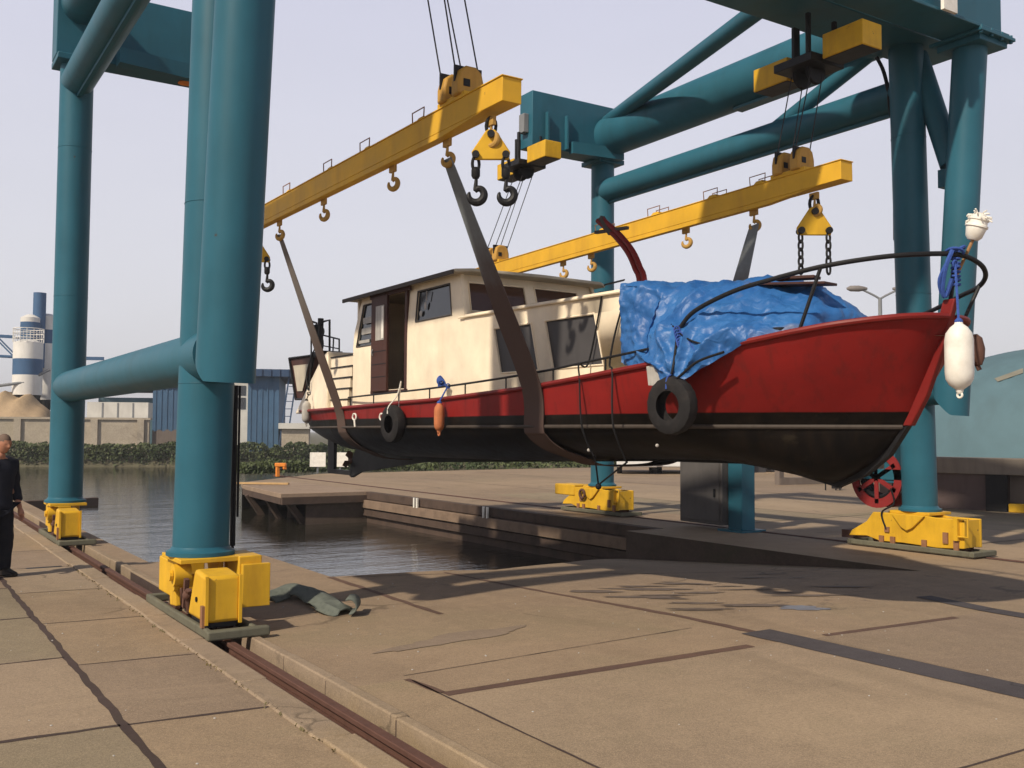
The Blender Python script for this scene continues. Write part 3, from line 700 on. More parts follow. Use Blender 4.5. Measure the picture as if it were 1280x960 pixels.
b = MB(); s_ = bs(113, 20); b.bar(bpt(s_-1.5, 20, bk(110, 448, 20).z), bpt(s_+1, 20, bk(110, 448, 20).z), .3, .3); b.bar(bpt(s_-1.4, 20, 0), bpt(s_-1.4, 20, bk(110, 448, 20).z), .3, .3)
tag(b.build('jib_crane', M['siloblue']), 'small dark blue jib poking out right of the far left crane leg', 'jib crane')

# things on the far part of the yard
for i, u in enumerate((397, 425)):
    p = qz(u, 591.5); b0 = thing('notice_board', ('left' if i == 0 else 'right')+' one of two blank white boards on posts beyond the rudder', 'notice board', p, 'white boards beyond the stern')
    q = qz(u+3, 591.5)
    b = MB(); b.bar(p, p+V((0, 0, .9)), .06, .06); b.build('post', M['greysteel'], b0)
    c = p+V((0, 0, .57)); w = cR.copy(); w.z = 0; w.normalize(); b = MB(); b.bar(c-w*.33-BN*.06, c+w*.33-BN*.06, .03, .6); b.build('panel', M['white'], b0)
p = qz(347, 596); root = thing('hose_stand', 'small orange angle-shaped hydrant standing at the far edge of the jetty', 'hydrant', p)
w = V((cR.x, cR.y, 0)).normalized()
b = MB(); b.bar(p, p+V((0, 0, .5)), .14, .14); b.build('post', M['orange'], root, bevel=.02)
b = MB(); b.bar(p+V((0, 0, .46))-w*.1, p+V((0, 0, .46))+w*.32, .2, .14); b.bar(p+w*.25+V((0, 0, .28)), p+w*.25+V((0, 0, .4)), .16, .14); b.build('head', M['orange'], root, bevel=.02)
b = MB(); b.ball(p+w*.12+V((0, -.05, .3)), .07); b.build('valve', M['black'], root)

def yard_grass(r):
    t = r.random(); x = lerp(13, 120, t*t); y_ = 41.2+r.uniform(-.6, 1.5); return V((x, y_, r.random()*.75*(.6+.6*noise.noise(V((x*.5, 0, 0))))))
leafmass('bank_grass', M['leaf'], yard_grass, 12000, .09, seed=9)

# parked white cars seen below the hull
def make_car(p, ang, label, van=False):
    root = thing('parked_car', label, 'car', p, 'white cars parked at the back of the yard')
    root.rotation_euler = (0, 0, 0)
    ca, sa = math.cos(ang), math.sin(ang)
    def T(x, y_, z): return V((p.x+x*ca-y_*sa, p.y+x*sa+y_*ca, p.z+z))      # x = length, y = width
    hgt = 1.9 if van else 1.45
    prof = [(-2.1, .3), (-2.15, .75), (-1.7, .9), (-1.1, 1.0), (-.5, hgt), (.9, hgt), (1.6, 1.05), (2.05, .95), (2.1, .3)]
    if van: prof = [(-2.3, .3), (-2.3, .85), (-1.8, 1.05), (-1.2, 1.85), (2.2, 1.9), (2.3, .3)]
    b = MB(); L = []
    for x, z in prof: L.append([b.bm.verts.new(T(x, s_*(.86 if z < 1.02 else .70), z)) for s_ in (-1, 1)])
    for A, B_ in zip(L, L[1:]+L[:1]): b.bm.faces.new((A[0], A[1], B_[1], B_[0]))
    b.bm.faces.new([a_[0] for a_ in L]); b.bm.faces.new([a_[1] for a_ in L][::-1])
    b.build('body', M['cargrey'], root, bevel=.05)
    xb, xt = (-1.75, -1.25) if van else (-1.08, -.56); zb, zt_ = (1.1, 1.75) if van else (1.03, 1.38)
    b = MB(); b.prism([T(xb-.02, -.62, zb), T(xb-.02, .62, zb), T(xt-.02, .56, zt_), T(xt-.02, -.56, zt_)], T(-.03, 0, .01)-T(0, 0, 0)); b.build('windscreen', M['glass'], root)
    for s_ in (-1, 1):
        b = MB(); b.prism([T(xb+.25, s_*.80, zb), T(1.2, s_*.80, zb), T(.85, s_*.72, zt_), T(xt+.15, s_*.72, zt_)], T(0, s_*.03, 0)-T(0, 0, 0)); b.build('side_window', M['glass'], root)
        b = MB(); b.ball(T(-2.14, s_*.62, .68), .12, sz=(.5, 1, .6)); b.build('headlight', M['greyfender'], root)
        for x in (-1.35, 1.35):
            wv = T(0, 1, 0)-T(0, 0, 0); b = MB(); b.lathe(T(x, s_*.74, .31), wv, [(-.11, .2), (-.11, .30), (-.08, .315), (.08, .315), (.11, .30), (.11, .2)], 20); wh = b.build('wheel', M['tyre'], root)
            b = MB(); b.lathe(T(x, s_*.74, .31), wv*s_, [(.09, .19), (.12, .17), (.125, .02)], 14); b.build('rim', M['greysteel'], wh)
    return root
for u, v, an, van, lb in ((795, 590.5, .9, False, 'white car at the far left of the parked row, right of the blue crane leg'), (843, 590.5, .9, False, 'white car in the middle of the parked row, beside a dark gap'),
                      (898, 589, .9, False, 'white car partly hidden behind the grey cabinet post'), (948, 588, .9, True, 'white van with two dark windows right of the blue cabinet post')):
    make_car(qz(u, v), an+PI*0, lb, van)

# lamp post with twin arms
p = V((35, 26.39, 0)); root = thing('street_lamp', 'grey twin-armed street lamp rising behind the bow rail', 'street lamp', p)
zt_ = qx(1102, 372, 35).z
b = MB(); b.lathe(p, (0, 0, 1), [(0, .13), (3, .11), (zt_, .075)], 12); b.build('pole', M['greysteel'], root)
w = V((cR.x, cR.y, 0)).normalized()
for s_ in (-1, 1):
    b = MB(); b.tube(smooth_path([p+V((0, 0, zt_-.05)), p+V((0, 0, zt_+.1))+w*s_*.25, p+V((0, 0, zt_+.32))+w*s_*.7], 5), .045, 8); arm = b.build('arm', M['greysteel'], root)
    c = p+V((0, 0, zt_+.38))+w*s_*.95; b = MB(); b.lathe(c-w*s_*.42, w*s_, [(0, .05), (.1, .08), (.35, .13), (.7, .12), (.85, .04)], 12); b.build('lamp_head', M['lamphead'], arm)

# big teal rounded shed on the right
root = thing('round_shed', 'huge pale teal rounded shed roof behind the brown wall', 'shed', (38, 16.3, 0))
b = MB(); ctr = CP+ray(1338, 541).normalized()*44; ctr.z = 0
ax = V((cR.x, cR.y, 0)).normalized(); dp = V((cF.x, cF.y, 0)).normalized(); rows = []
for i in range(41):
    u = -1+2*i/40; row = []; rr = math.sqrt(max(0, 1-u*u))
    for j in range(25):
        a_ = PI*j/24; row.append(b.bm.verts.new(ctr+ax*u*7.2+dp*(-math.cos(a_)*rr*6.5)+V((0, 0, max(-.2, math.sin(a_)**.75*rr**.8*5.2)))))
    rows.append(row)
for i in range(40):
    for j in range(24): b.bm.faces.new((rows[i][j], rows[i+1][j], rows[i+1][j+1], rows[i][j+1]))
bmesh.ops.remove_doubles(b.bm, verts=b.bm.verts[:], dist=.001)
sh = b.build('shell', M['tealhall'], root)
b = MB(); pts = []
for k in range(9):
    t = k/8; d = ray(lerp(1242, 1279, t), lerp(474, 464, t)).normalized(); pts.append(CP+d*41.0)
shell_c = ctr
def on_shell(u, v, lift=.03):
    d = ray(u, v).normalized(); lo = 30.; 
    t = lo
    while t < 60:
        q = CP+d*t; rel = q-ctr; a_ = rel.dot(ax)/7.2; c_ = rel.dot(dp)/6.5
        if abs(a_) < 1:
            rr = math.sqrt(1-a_*a_)
            if abs(c_) < rr and q.z < math.sqrt(max(0, 1-(c_/rr)**2))**.75*rr**.8*5.2: return CP+d*(t-.05-lift)
        t += .05
    return CP+d*45
strip = [(on_shell(lerp(1243, 1279, k/8), lerp(473, 460, k/8)), on_shell(lerp(1247, 1279, k/8), lerp(477, 466, k/8))) for k in range(9)]
vs = [(b.bm.verts.new(a_), b.bm.verts.new(c_)) for a_, c_ in strip]
for A, B_ in zip(vs[:-1], vs[1:]): b.bm.faces.new((A[0], B_[0], B_[1], A[1]))
b.build('patch', M['tanpatch'], root)

# brown wall and its surroundings
p0 = qz(1150, 634); p1 = qz(1258, 640); e_ = (p1-p0).normalized(); nrm = V((-e_.y, e_.x, 0));
if nrm.dot(V((cF.x, cF.y, 0))) < 0: nrm = -nrm
root = thing('brown_wall', 'low brown stained wall with grey coping right of the near right crane leg', 'wall', p0)
hh = 1.22
b = MB(); b.hexa([p0-e_*1.0, p1, p1+nrm*.5, p0-e_*1.0+nrm*.5], [q+V((0, 0, hh-.38)) for q in (p0-e_*1.0, p1, p1+nrm*.5, p0-e_*1.0+nrm*.5)]); b.build('wall', M['brownwall'], root)
a = p0-e_*1.0-nrm*.06; c = p1+e_*4-nrm*.06
b = MB(); b.hexa([q+V((0, 0, hh-.38)) for q in (a, c, c+nrm*.7, a+nrm*.7)], [q+V((0, 0, hh)) for q in (a, c, c+nrm*.7, a+nrm*.7)]); b.build('coping', M['coping'], root, bevel=.02)
b = MB(); b.hexa([p0+e_*1.55-nrm*.10, p1+e_*.05-nrm*.10, p1+e_*.05-nrm*.001, p0+e_*1.55-nrm*.001], [q+V((0, 0, hh-.385)) for q in (p0+e_*1.55-nrm*.10, p1+e_*.05-nrm*.10, p1+e_*.05-nrm*.001, p0+e_*1.55-nrm*.001)]); b.build('buttress', M['black'], root)
b = MB(); b.bar(p1+e_*.08+V((0, 0, .10)), p1+e_*5+V((0, 0, .10)), .25, .2); tag(b.build('yellow_kerb', M['yellow'], bevel=.02), 'yellow painted block at the right end of the brown wall', 'kerb block')
b = MB(); q = p1+e_*.02+nrm*.2; b.hexa([q, q+e_*5, q+e_*5+nrm*.3, q+nrm*.3], [t_+V((0, 0, .85)) for t_ in (q, q+e_*5, q+e_*5+nrm*.3, q+nrm*.3)]); tag(b.build('dark_panel', M['fence']), 'dark recessed panel under the coping, behind the yellow block', 'panel')
# dark trestle between bow and cabinet
p = qz(972, 606); q = qz(1075, 604); root = thing('steel_trestle', 'low dark steel trestle standing beyond the yard below the bow', 'trestle', (p+q)/2)
b = MB(); b.bar(p+V((0, 0, .12)), q+V((0, 0, .12)), .3, .24); b.build('beam', M['fence'], root)
for t in (.02, .35, .6): c = p.lerp(q, t); b = MB(); b.bar(c, c+V((0, 0, .75-.5*t)), .22, .22); b.build('post', M['fence'], root)
p = qz(1040, 613); root = thing('sawhorse', 'thin-legged metal stand between the trestle and the red hose reel', 'stand', p)
w = V((cR.x, cR.y, 0)).normalized(); b = MB()
for s_ in (-.2, .12, .25): b.bar(p+w*s_, p+w*s_+V((0, 0, .5)), .03, .03)
b.bar(p-w*.22+V((0, 0, .5)), p+w*.3+V((0, 0, .5)), .04, .04); b.build('frame', M['black'], root)
b = MB(); b.box(p.x+.1, p.x+.35, p.y-.1, p.y+.1, .05, .4); b.build('box', M['tyre'], root)

# a control cabinet fixed to its post between the right-hand legs
root = thing('control_cabinet', 'grey control cabinet on a blue post standing under the boat', 'control cabinet', (13.1, 13.4, 0))
P0 = qz(927, 664); P1 = qz(884, 660)
b = MB(); b.box(P0.x-.17, P0.x+.17, P0.y-.17, P0.y+.17, 0, 2.4); b.build('post', M['teal'], root, bevel=.02)
b = MB(); b.box(P0.x-.3, P0.x+.3, P0.y-.3, P0.y+.3, 0, .04); b.build('base_plate', M['teal'], root)
b = MB(); b.box(P0.x-.30, P0.x+.12, P0.y+.19, P0.y+1.30, .1, 1.28); b.build('cabinet', M['greycab'], root, bevel=.02)
b = MB(); b.box(P0.x-.318, P0.x-.3, P0.y+.25, P0.y+1.24, .16, 1.22); dr = b.build('door', M['greycab'], root, bevel=.005)
b = MB(); b.box(P0.x-.34, P0.x-.318, P0.y+.33, P0.y+.37, .6, .75); b.build('handle', M['black'], dr)
b = MB(); b.box(P0.x+.15, P0.x+.5, P0.y-.12, P0.y+.0, 1.05, 1.2); b.build('bracket', M['greycab'], root)
b = MB(); b.box(P0.x-.3, P0.x+.1, P0.y+.24, P0.y+1.2, 1.28, 1.7); b.build('upper_box', M['black'], root, bevel=.03)

# ================================================================== GANTRY CRANE
LX, RX, YA, YB = 2.60, 13.42, 17.3, 9.45
G = thing('gantry_crane', 'large teal tubular gantry boat hoist straddling the slip on yellow wheeled bogies', 'gantry crane', (8., 13.4, 0))
ZC = 7.72
for (x, y_, zt_) in ((LX, YA, ZC), (LX, YB, ZC), (RX, YA, ZC), (RX, YB, ZC)):
    dx = (.10 if x == LX else -.20)*(y_ == YB)
    b = MB(); b.tube([(x, y_, .63), (x+dx, y_, zt_)], .254, 40)
    for fz in (.22, .46, .80): b.torus((x+dx*fz, y_, .63+(zt_-.63)*fz), (0, 0, 1), .2545, .0045, 40, 6)
    b.lathe((x, y_, 0), (0, 0, 1), [(.60, .31), (.635, .31), (.65, .275), (.68, .256)], 32)
    c = b.build('column', M['teal'], G)
for x in (LX, RX):      # doubled, slightly outward-leaning pipe on the near legs
    b = MB(); o0, o1, zb0, rr0 = (0, .07, 2.2, .258) if x == LX else (-.20, -.12, 2.06, .238)
    p0 = V((x+o0, YB-.68, zb0)); p1 = V((x+o1, YB-1.02, 7.45)); b.tube([p0, p1], rr0, 40)
    for v in b.bm.verts:
        if v.co.z < 3: v.co.z += .9*max(0, (v.co.y-p0.y+.12))-.02
    b.bar((x+o0, YB-.60, 2.3), (x+o1, YB-.80, 7.3), .14, .30) if x == LX else None
    b.build('outer_column', M['teal'], G)
    b = MB(); b.box(x-.50, x+.34, YB-1.44, YB-.60, 7.45, 7.50); b.box(x-.42, x+.26, YB-1.36, YB-.68, 7.36, 7.45)
    for dx in (-.45, -.2, .05, .28): b.lathe((x+dx, YB-1.40, 7.42), (0, 0, 1), [(0, .03), (.12, .03)], 6)
    b.build('flange', M['teal'], G, bevel=.008)
    b = MB(); b.tube([(x, YA, 2.44), (x+o0*.6, YB-.50, 2.44)], .245, 32); b.build('lower_tie', M['teal'], G)
    zl = 7.4 if x == LX else 7.08
    b = MB(); b.tube([(x, YA, zl), (x, YB, zl)], .25, 32); b.box(x-.03, x+.03, YB+.2, YA-.2, zl-.30, zl-.24); b.build('upper_tie', M['teal'], G)
    zm, rm = (8.6, .30) if x == LX else (8.25, .43)
    b = MB(); b.tube([(x, YA-.2, zm), (x, YB-.1, zm)], rm, 40); b.build('main_tube', M['teal'], G)
    b = MB(); b.box(x-.12, x+.12, 11.2, 13.2, 7.78, 7.83); b.build('tube_clip', M['teal'], G)
    b = MB(); b.tube([(x, 12.5, zl+.05), (x, 10.2, 7.95)], .13, 24); b.build('knee_brace', M['teal'], G)
    b = MB(); b.tube([(x, YB-.05, 7.6), (x, YB-.62, 5.78)], .17, 24); b.box(x-.10, x+.10, YB-.80, YB-.45, 5.45, 5.72); b.build('raking_brace', M['teal'], G)
# cantilever boxes at the far end, open in the middle
for x0, x1, xc_ in ((2.25, 5.35, LX), (11.38, 13.78, RX)):
    b = MB(); b.box(x0, x1, YA-.24, YA+.24, 7.75, 8.92)
    b.box(xc_-.34, xc_+.34, YA-.34, YA+.34, 7.66, 7.76)
    b.build('cantilever_box', M['teal'], G, bevel=.012)
    s_ = 1 if xc_ > 8 else -1; xe = x0 if s_ > 0 else x1
    for dx in (.35, .85):
        x = xe+s_*dx; b = MB(); b.box(x-.02, x+.02, YA-.34, YA-.24, 7.78, 8.5); b.build('stiffener', M['teal'], G)
    b = MB(); b.box(xe-s_*.12 if s_ > 0 else xe+.0, xe if s_ > 0 else xe+.12, YA-.1, YA+.1, 8.05, 8.45); b.build('end_stop', M['greysteel'], G, bevel=.01)
    b = MB(); b.hexa([V((xe+s_*.95, YA-.38, 7.70)), V((xe+s_*2.2, YA-.55, 7.70)), V((xe+s_*2.2, YA-.24, 7.70)), V((xe+s_*.95, YA-.24, 7.70))], [V((xe+s_*.95, YA-.38, 7.95)), V((xe+s_*2.2, YA-.55, 7.95)), V((xe+s_*2.2, YA-.24, 7.95)), V((xe+s_*.95, YA-.24, 7.95))]); b.build('gusset', M['teal'], G)
# near portal girders
b = MB(); b.box(2.1, 14.15, 9.05, 9.80, 7.74, 8.95); b.box(2.0, 14.2, 8.98, 9.88, 7.70, 7.74); b.build('portal_girder', M['teal'], G, bevel=.01)
b = MB(); b.box(2.3, 13.62, 8.14, 8.55, 7.52, 8.9); b.box(2.2, 13.66, 8.04, 8.66, 7.502, 7.55); b.build('outer_girder', M['teal'], G, bevel=.01)
b = MB()
for x in (4.5, 7.0, 9.5, 12.3): b.box(x-.12, x+.12, 8.55, 9.05, 7.8, 8.3)
b.build('girder_link', M['teal'], G)
for s_, x in ((-1, RX), (1, LX)):
    b = MB(); b.tube([(x+s_*.1, YA-.3, 8.56), (x+s_*2.15, 9.8, 8.45)], .15, 24); b.build('plan_brace', M['teal'], G)
b = MB(); q = qy(1186, 5, 8.0); b.box(q.x-.18, q.x+.12, 7.95, 8.0, q.z-.12, q.z+.25); b.build('sign_plate', M['white'], G)
# working lamp under the far left cantilever
q = qy(232, 101, YA-.1); b = MB(); b.lathe(q, (0, 0, -1), [(-.14, .03), (-.06, .05), (.05, .13)], 14); b.box(q.x-.02, q.x+.02, q.y-.02, q.y+.02, q.z+.1, 7.76); b.build('work_lamp', M['orange'], G)

# bogies
def bogie(x, y_, kind):
    B = bpy.data.objects.new('bogie', None); COL.objects.link(B); B.parent = G; B.location = V((x, y_, 0))-V(G.location); B.empty_display_size = .2
    b = MB(); b.box(x-.27, x+.27, y_-.34, y_+.34, .555, .598); b.build('top_plate', M['yellow'], B, bevel=.006)
    # skirt
    b = MB()
    e0 = 1.08 if kind == 'open' else 1.0
    w0, w1 = (.24, .20) if kind == 'open' else (.34, .14)
    b.box(x-w0, x-w0+.05, y_-e0, y_+1.02, .02, .10); b.box(x+w1-.05, x+w1, y_-e0, y_+1.02, .02, .10); b.box(x-w0-.01, x+w1+.08, y_-e0-.09, y_-e0, .02, .10); b.box(x-w0, x+w1, y_+1.02, y_+1.09, .02, .10)
    b.build('skirt', M['olive'], B, bevel=.015)
    for dy in (-.62, .62):
        b = MB(); b.lathe((x-.09, y_+dy, .19), (1, 0, 0), [(0, .19), (.03, .215), (.05, .19), (.15, .19), (.17, .215), (.19, .18)], 24); b.build('wheel', M['rust'], B)
    b = MB(); b.tube([(x-.24, y_, .36), (x+.2, y_, .36)], .06, 16); b.lathe((x-.25, y_, .36), (1, 0, 0), [(0, .09), (.04, .09)], 16); b.build('pivot_pin', M['yellow'], B)
    if kind == 'open':
        # left rail: gearbox at the near end, equaliser plates behind it
        y0 = y_
        b = MB(); pr = [(-.30, .56), (-.30, .30), (-.22, .12), (.02, .12), (.0, .30), (.1, .42), (.32, .56)]
        for xs in (-.21, .16): b.prism([(x+xs, y0-.02+t*1.0, z) for t, z in ((-.02, .555), (-.02, .38), (.10, .28), (.04, .13), (.26, .11), (.34, .42), (.42, .555))], (.05, 0, 0))
        b.box(x-.16, x+.16, y0+.42, y0+.90, .16, .50)
        b.build('equaliser_plate', M['yellow'], B, bevel=.012)
        b = MB(); b.tube([(x-.27, y0-.08, .43), (x-.12, y0-.08, .43)], .10, 16); b.lathe((x-.275, y0-.08, .43), (-1, 0, 0), [(0, .05), (.03, .05)], 10)
        b.build('hinge_boss', M['yellow'], B)
        b = MB(); b.tube([(x-.20, y0-.36, .33), (x-.16, y0-.26, .12)], .03, 8); b.bar((x-.20, y0-.30, .42), (x-.20, y0-.24, .16), .04, .05); b.ball((x-.2, y0-.33, .28), .045); b.build('linkage', M['rust'], B)
        b = MB(); xa, xb = x-.22, x+.08
        b.hexa([V((xa, y0-.98, .13)), V((xb, y0-.98, .13)), V((xb, y0-.42, .13)), V((xa, y0-.42, .13))],
               [V((xa+.0, y0-.98, .52)), V((xb-.0, y0-.98, .52)), V((xb-.0, y0-.62, .55)), V((xa+.0, y0-.62, .55))])
        gb = b.build('gearbox_cover', M['yellow'], B, bevel=.03)
        b = MB(); b.box(xa-.006, xa+.02, y0-1.0, y0-.975, .12, .525); b.build('cover_rib', M['yellow'], gb)
        b = MB(); b.box(xb-.02, xb+.006, y0-1.0, y0-.975, .12, .525); b.build('cover_rib', M['yellow'], gb)
        b = MB(); b.box(xa-.03, xa-.005, y0-.99, y0-.93, .10, .28); b.build('bracket', M['hookrust'], gb)
        b = MB(); b.lathe((xa-.012, y0-.72, .30), (1, 0, 0), [(0, .022), (.012, .022)], 10); b.build('cover_hole', M['black'], gb)
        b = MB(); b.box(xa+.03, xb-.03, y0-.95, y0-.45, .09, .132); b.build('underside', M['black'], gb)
        if y_ == YB:
            b = MB(); b.box(x+.27, x+.53, y0-.42, y0-.36, .14, .53); mc = b.build('motor_cover', M['yellow'], B, bevel=.006)
            b = MB(); b.box(x+.25, x+.47, y0-.36, y0+.10, .16, .60); b.build('motor_housing', M['yellow'], mc, bevel=.012)
    else:
        b = MB(); b.box(x-.25, x+.08, y_-.915, y_-.87, .14, .53); b.build('end_plate', M['yellow'], B)
        pr = [(-.92, .13), (-.92, .54), (-.45, .54), (-.28, .555), (.38, .555), (.62, .55), (.74, .40), (1.02, .24), (1.08, .15), (.74, .17), (.50, .11), (.1, .12), (-.5, .10)]
        b = MB()
        for xs in (-.30, .08): b.prism([(x+xs, y_+t, z) for t, z in pr], (.05, 0, 0))
        b.box(x-.25, x+.08, y_-.90, y_+.6, .42, .52)
        b.build('side_plate', M['yellow'], B, bevel=.01)
        b = MB(); b.prism([(x-.345, y_+t, z) for t, z in ((-.30, .55), (.26, .55), (.10, .36), (.0, .31), (-.1, .36))], (.045, 0, 0)); b.build('hinge_plate', M['yellow'], B, bevel=.008)
        for t, za_, zb_ in ((-.80, .10, .24), (-.28, .10, .20), (.26, .10, .2), (.46, .1, .2), (-.63, .18, .34), (.36, .26, .34)):
            b = MB(); b.box(x-.325, x-.30, y_+t-.04, y_+t+.04, za_, zb_); b.build('lug', M['hookrust'], B)
        b = MB(); pts = [(x-.34, y_-.82, .56), (x-.34, y_-1.0, .56), (x-.34, y_-1.0, .30), (x-.34, y_-.82, .30)]; b.tube(pts, .018, 6); b.bar((x-.33, y_-.82, .24), (x-.33, y_-.82, .58), .06, .06); b.build('handle', M['yellow'], B)
        if kind == 'far':
            b = MB(); b.box(x-.32, x+.14, y_+.6, y_+1.35, .36, .60); b.build('motor_cover', M['yellow'], B, bevel=.02)
            b = MB(); b.torus((x-.36, y_+.25, .42), (1, 0, 0), .09, .03, 16, 8); b.build('eye', M['rust'], B)
        else:
            b = MB(); b.box(x-.2, x+.2, y_+1.05, y_+1.3, .1, .22); b.build('scraper', M['rust'], B)
    return B
bogie(LX, YA, 'open'); bogie(LX, YB, 'open'); bogie(RX, YA, 'far'); bogie(RX, YB, 'plate')
# hanging cable beside the near left leg
b = MB(); b.tube([(3.0, 9.78, 2.2), (3.0, 9.78, .62)], .028, 8); b.tube(smooth_path([(3.0, 9.78, .62), (3.0, 9.75, .45), (2.9, 9.72, .36)], 5), .014, 6)
b.tube([(3.05, 9.8, 2.2), (3.05, 9.8, .9)], .012, 6); b.build('cable', M['cable'], G)
b = MB(); b.tube(smooth_path([qx(1096, 72, 13.2), qx(1104, 88, 13.2), qx(1110, 112, 13.2), qx(1113, 140, 13.2), qx(1117, 165, 13.22), qx(1119, 300, 13.22)], 6), .03, 8); b.build('cable', M['cable'], G)
# small enclosure on the inner side of the near right leg
b = MB(); b.box(13.28, 13.5, 9.78, 9.98, 1.0, 1.65); b.build('junction_box', M['teal'], G, bevel=.01)

# hose reel on the near right leg
q = qx(1103, 597, 13.42)
reel = bpy.data.objects.new('cable_reel', None); COL.objects.link(reel); reel.parent = G; reel.location = q-V(G.location)
b = MB(); b.lathe(q-V((.16, 0, 0)), (1, 0, 0), [(0, .33), (0, .47), (.03, .47), (.03, .33)], 36, cap=False); b.lathe(q+V((.13, 0, 0)), (1, 0, 0), [(0, .33), (0, .47), (.03, .47), (.03, .33)], 36, cap=False)
for k in range(3): a_ = PI*k/3+.5; dv = V((0, math.cos(a_), math.sin(a_)))*.4; b.bar(q-V((.15, 0, 0))-dv, q-V((.15, 0, 0))+dv, .07, .02, up=V((1, 0, 0)))
b.build('reel_flange', M['redreel'], reel)
b = MB()
for k in range(4): b.torus(q+V((-.09+.06*k, 0, 0)), (1, 0, 0), .30, .035, 30, 8)
b.torus(q+V((-.03, 0, 0)), (1, 0, 0), .36, .032, 30, 8); b.build('wound_cable', M['cable'], reel)
b = MB(); b.box(13.26, 13.36, 9.6, q.y+.45, q.z-.02, q.z+.14); b.build('reel_arm', M['teal'], reel)
b = MB(); b.tube(smooth_path([q+V((-.2, -.3, -.15)), q+V((-.2, -.35, -.38)), V((13.1, q.y-.22, .55)), V((13.1, q.y-.3, .3))], 6), .014, 6); b.build('tail_cable', M['cable'], reel)

# trolleys and hoist ropes
def trolley(x, y0, z, dyn=.75, s=1.0, half=.34):
    T = bpy.data.objects.new('trolley', None); COL.objects.link(T); T.parent = G; T.location = V((x, y0, z))-V(G.location)
    for s_ in (-1, 1):
        if s_ > 0: x += .22
        b = MB(); b.box(x-.20*s, x+.20*s, y0+s_*dyn-.33*s, y0+s_*dyn+.33*s, z-.19*s, z+.15*s); mh = b.build('motor_box', M['yellow'], T, bevel=.012)
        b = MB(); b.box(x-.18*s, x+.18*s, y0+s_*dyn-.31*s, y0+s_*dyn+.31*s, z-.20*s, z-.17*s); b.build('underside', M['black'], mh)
        if s_ < 0: b = MB(); b.lathe((x+.20*s, y0+s_*dyn-.1, z-.04), (1, 0, 0), [(0, .07), (.10, .04), (.13, .01)], 10); b.build('fan_cap', M['redreel'], mh)
    x -= .22; b = MB(); b.box(x-.34, x+.34, y0-half, y0+half, z-.20, z-.08); b.box(x-.3, x-.24, y0-.26, y0-.2, z-.08, z+.5); b.box(x+.24, x+.30, y0-.26, y0-.2, z-.08, z+.5); b.box(x-.06, x+.06, y0+.2, y0+.26, z-.08, z+.5)
    b.build('frame', M['black'], T, bevel=.01)
    b = MB()
    for dy in (-.12, .12): b.lathe((x+.0, y0+dy-.03, z-.24), (0, 1, 0), [(0, .17), (.015, .18), (.03, .15), (.045, .18), (.06, .17)], 20)
    b.build('sheave', M['black'], T)
    return T
ropes = []
X1, X2, ZB = 5.30, 10.60, 5.17
trolley(11.32, YA, 7.47, .76); trolley(10.98, 9.42, 7.08, .74)
trolley(5.15, YA, 7.50, .78); trolley(5.0, 9.42, 7.25, .78)

# ------------------------------------------------------------------ spreader beams
def hook_pts(c, s, side):     # ramshorn-free simple hook, opening towards +side
    c = V(c); side = V(side).normalized(); up = V((0, 0, 1))
    P = []
    for a_, r_ in ((90, .30), (70, .42), (40, .50), (5, .52), (-30, .50), (-65, .48), (-95, .46), (-125, .44), (-155, .42), (-185, .40), (-205, .38)):
        P.append(c+side*(math.cos(R(a_))*r_*s)+up*(math.sin(R(a_))*r_*s))
    return P
def hook(b, top, s, side, thick=1.):
    """top: the point it hangs from; s: overall size"""
    top = V(top); side = V(side).normalized(); c = top-V((0, 0, .95*s))
    pts = [top-V((0, 0, .06*s)), top-V((0, 0, .35*s))+side*.02*s]+[p for p in hook_pts(c+V((0, 0, .0)), s*.62, side)]
    n = len(pts); rs = [.05*s]*2+[.075*s, .09*s, .105*s, .12*s, .125*s, .12*s, .115*s, .10*s, .085*s, .06*s, .03*s]
    rs = [r_*thick for r_ in rs[:n]]+[.03*s]*(n-len(rs)); b.tube(smooth_path(pts, 4), [rs[min(int(i/4), n-1)]*(1-(i % 4)/4)+rs[min(int(i/4)+1, n-1)]*((i % 4)/4) for i in range((n-1)*4+1)], 10)
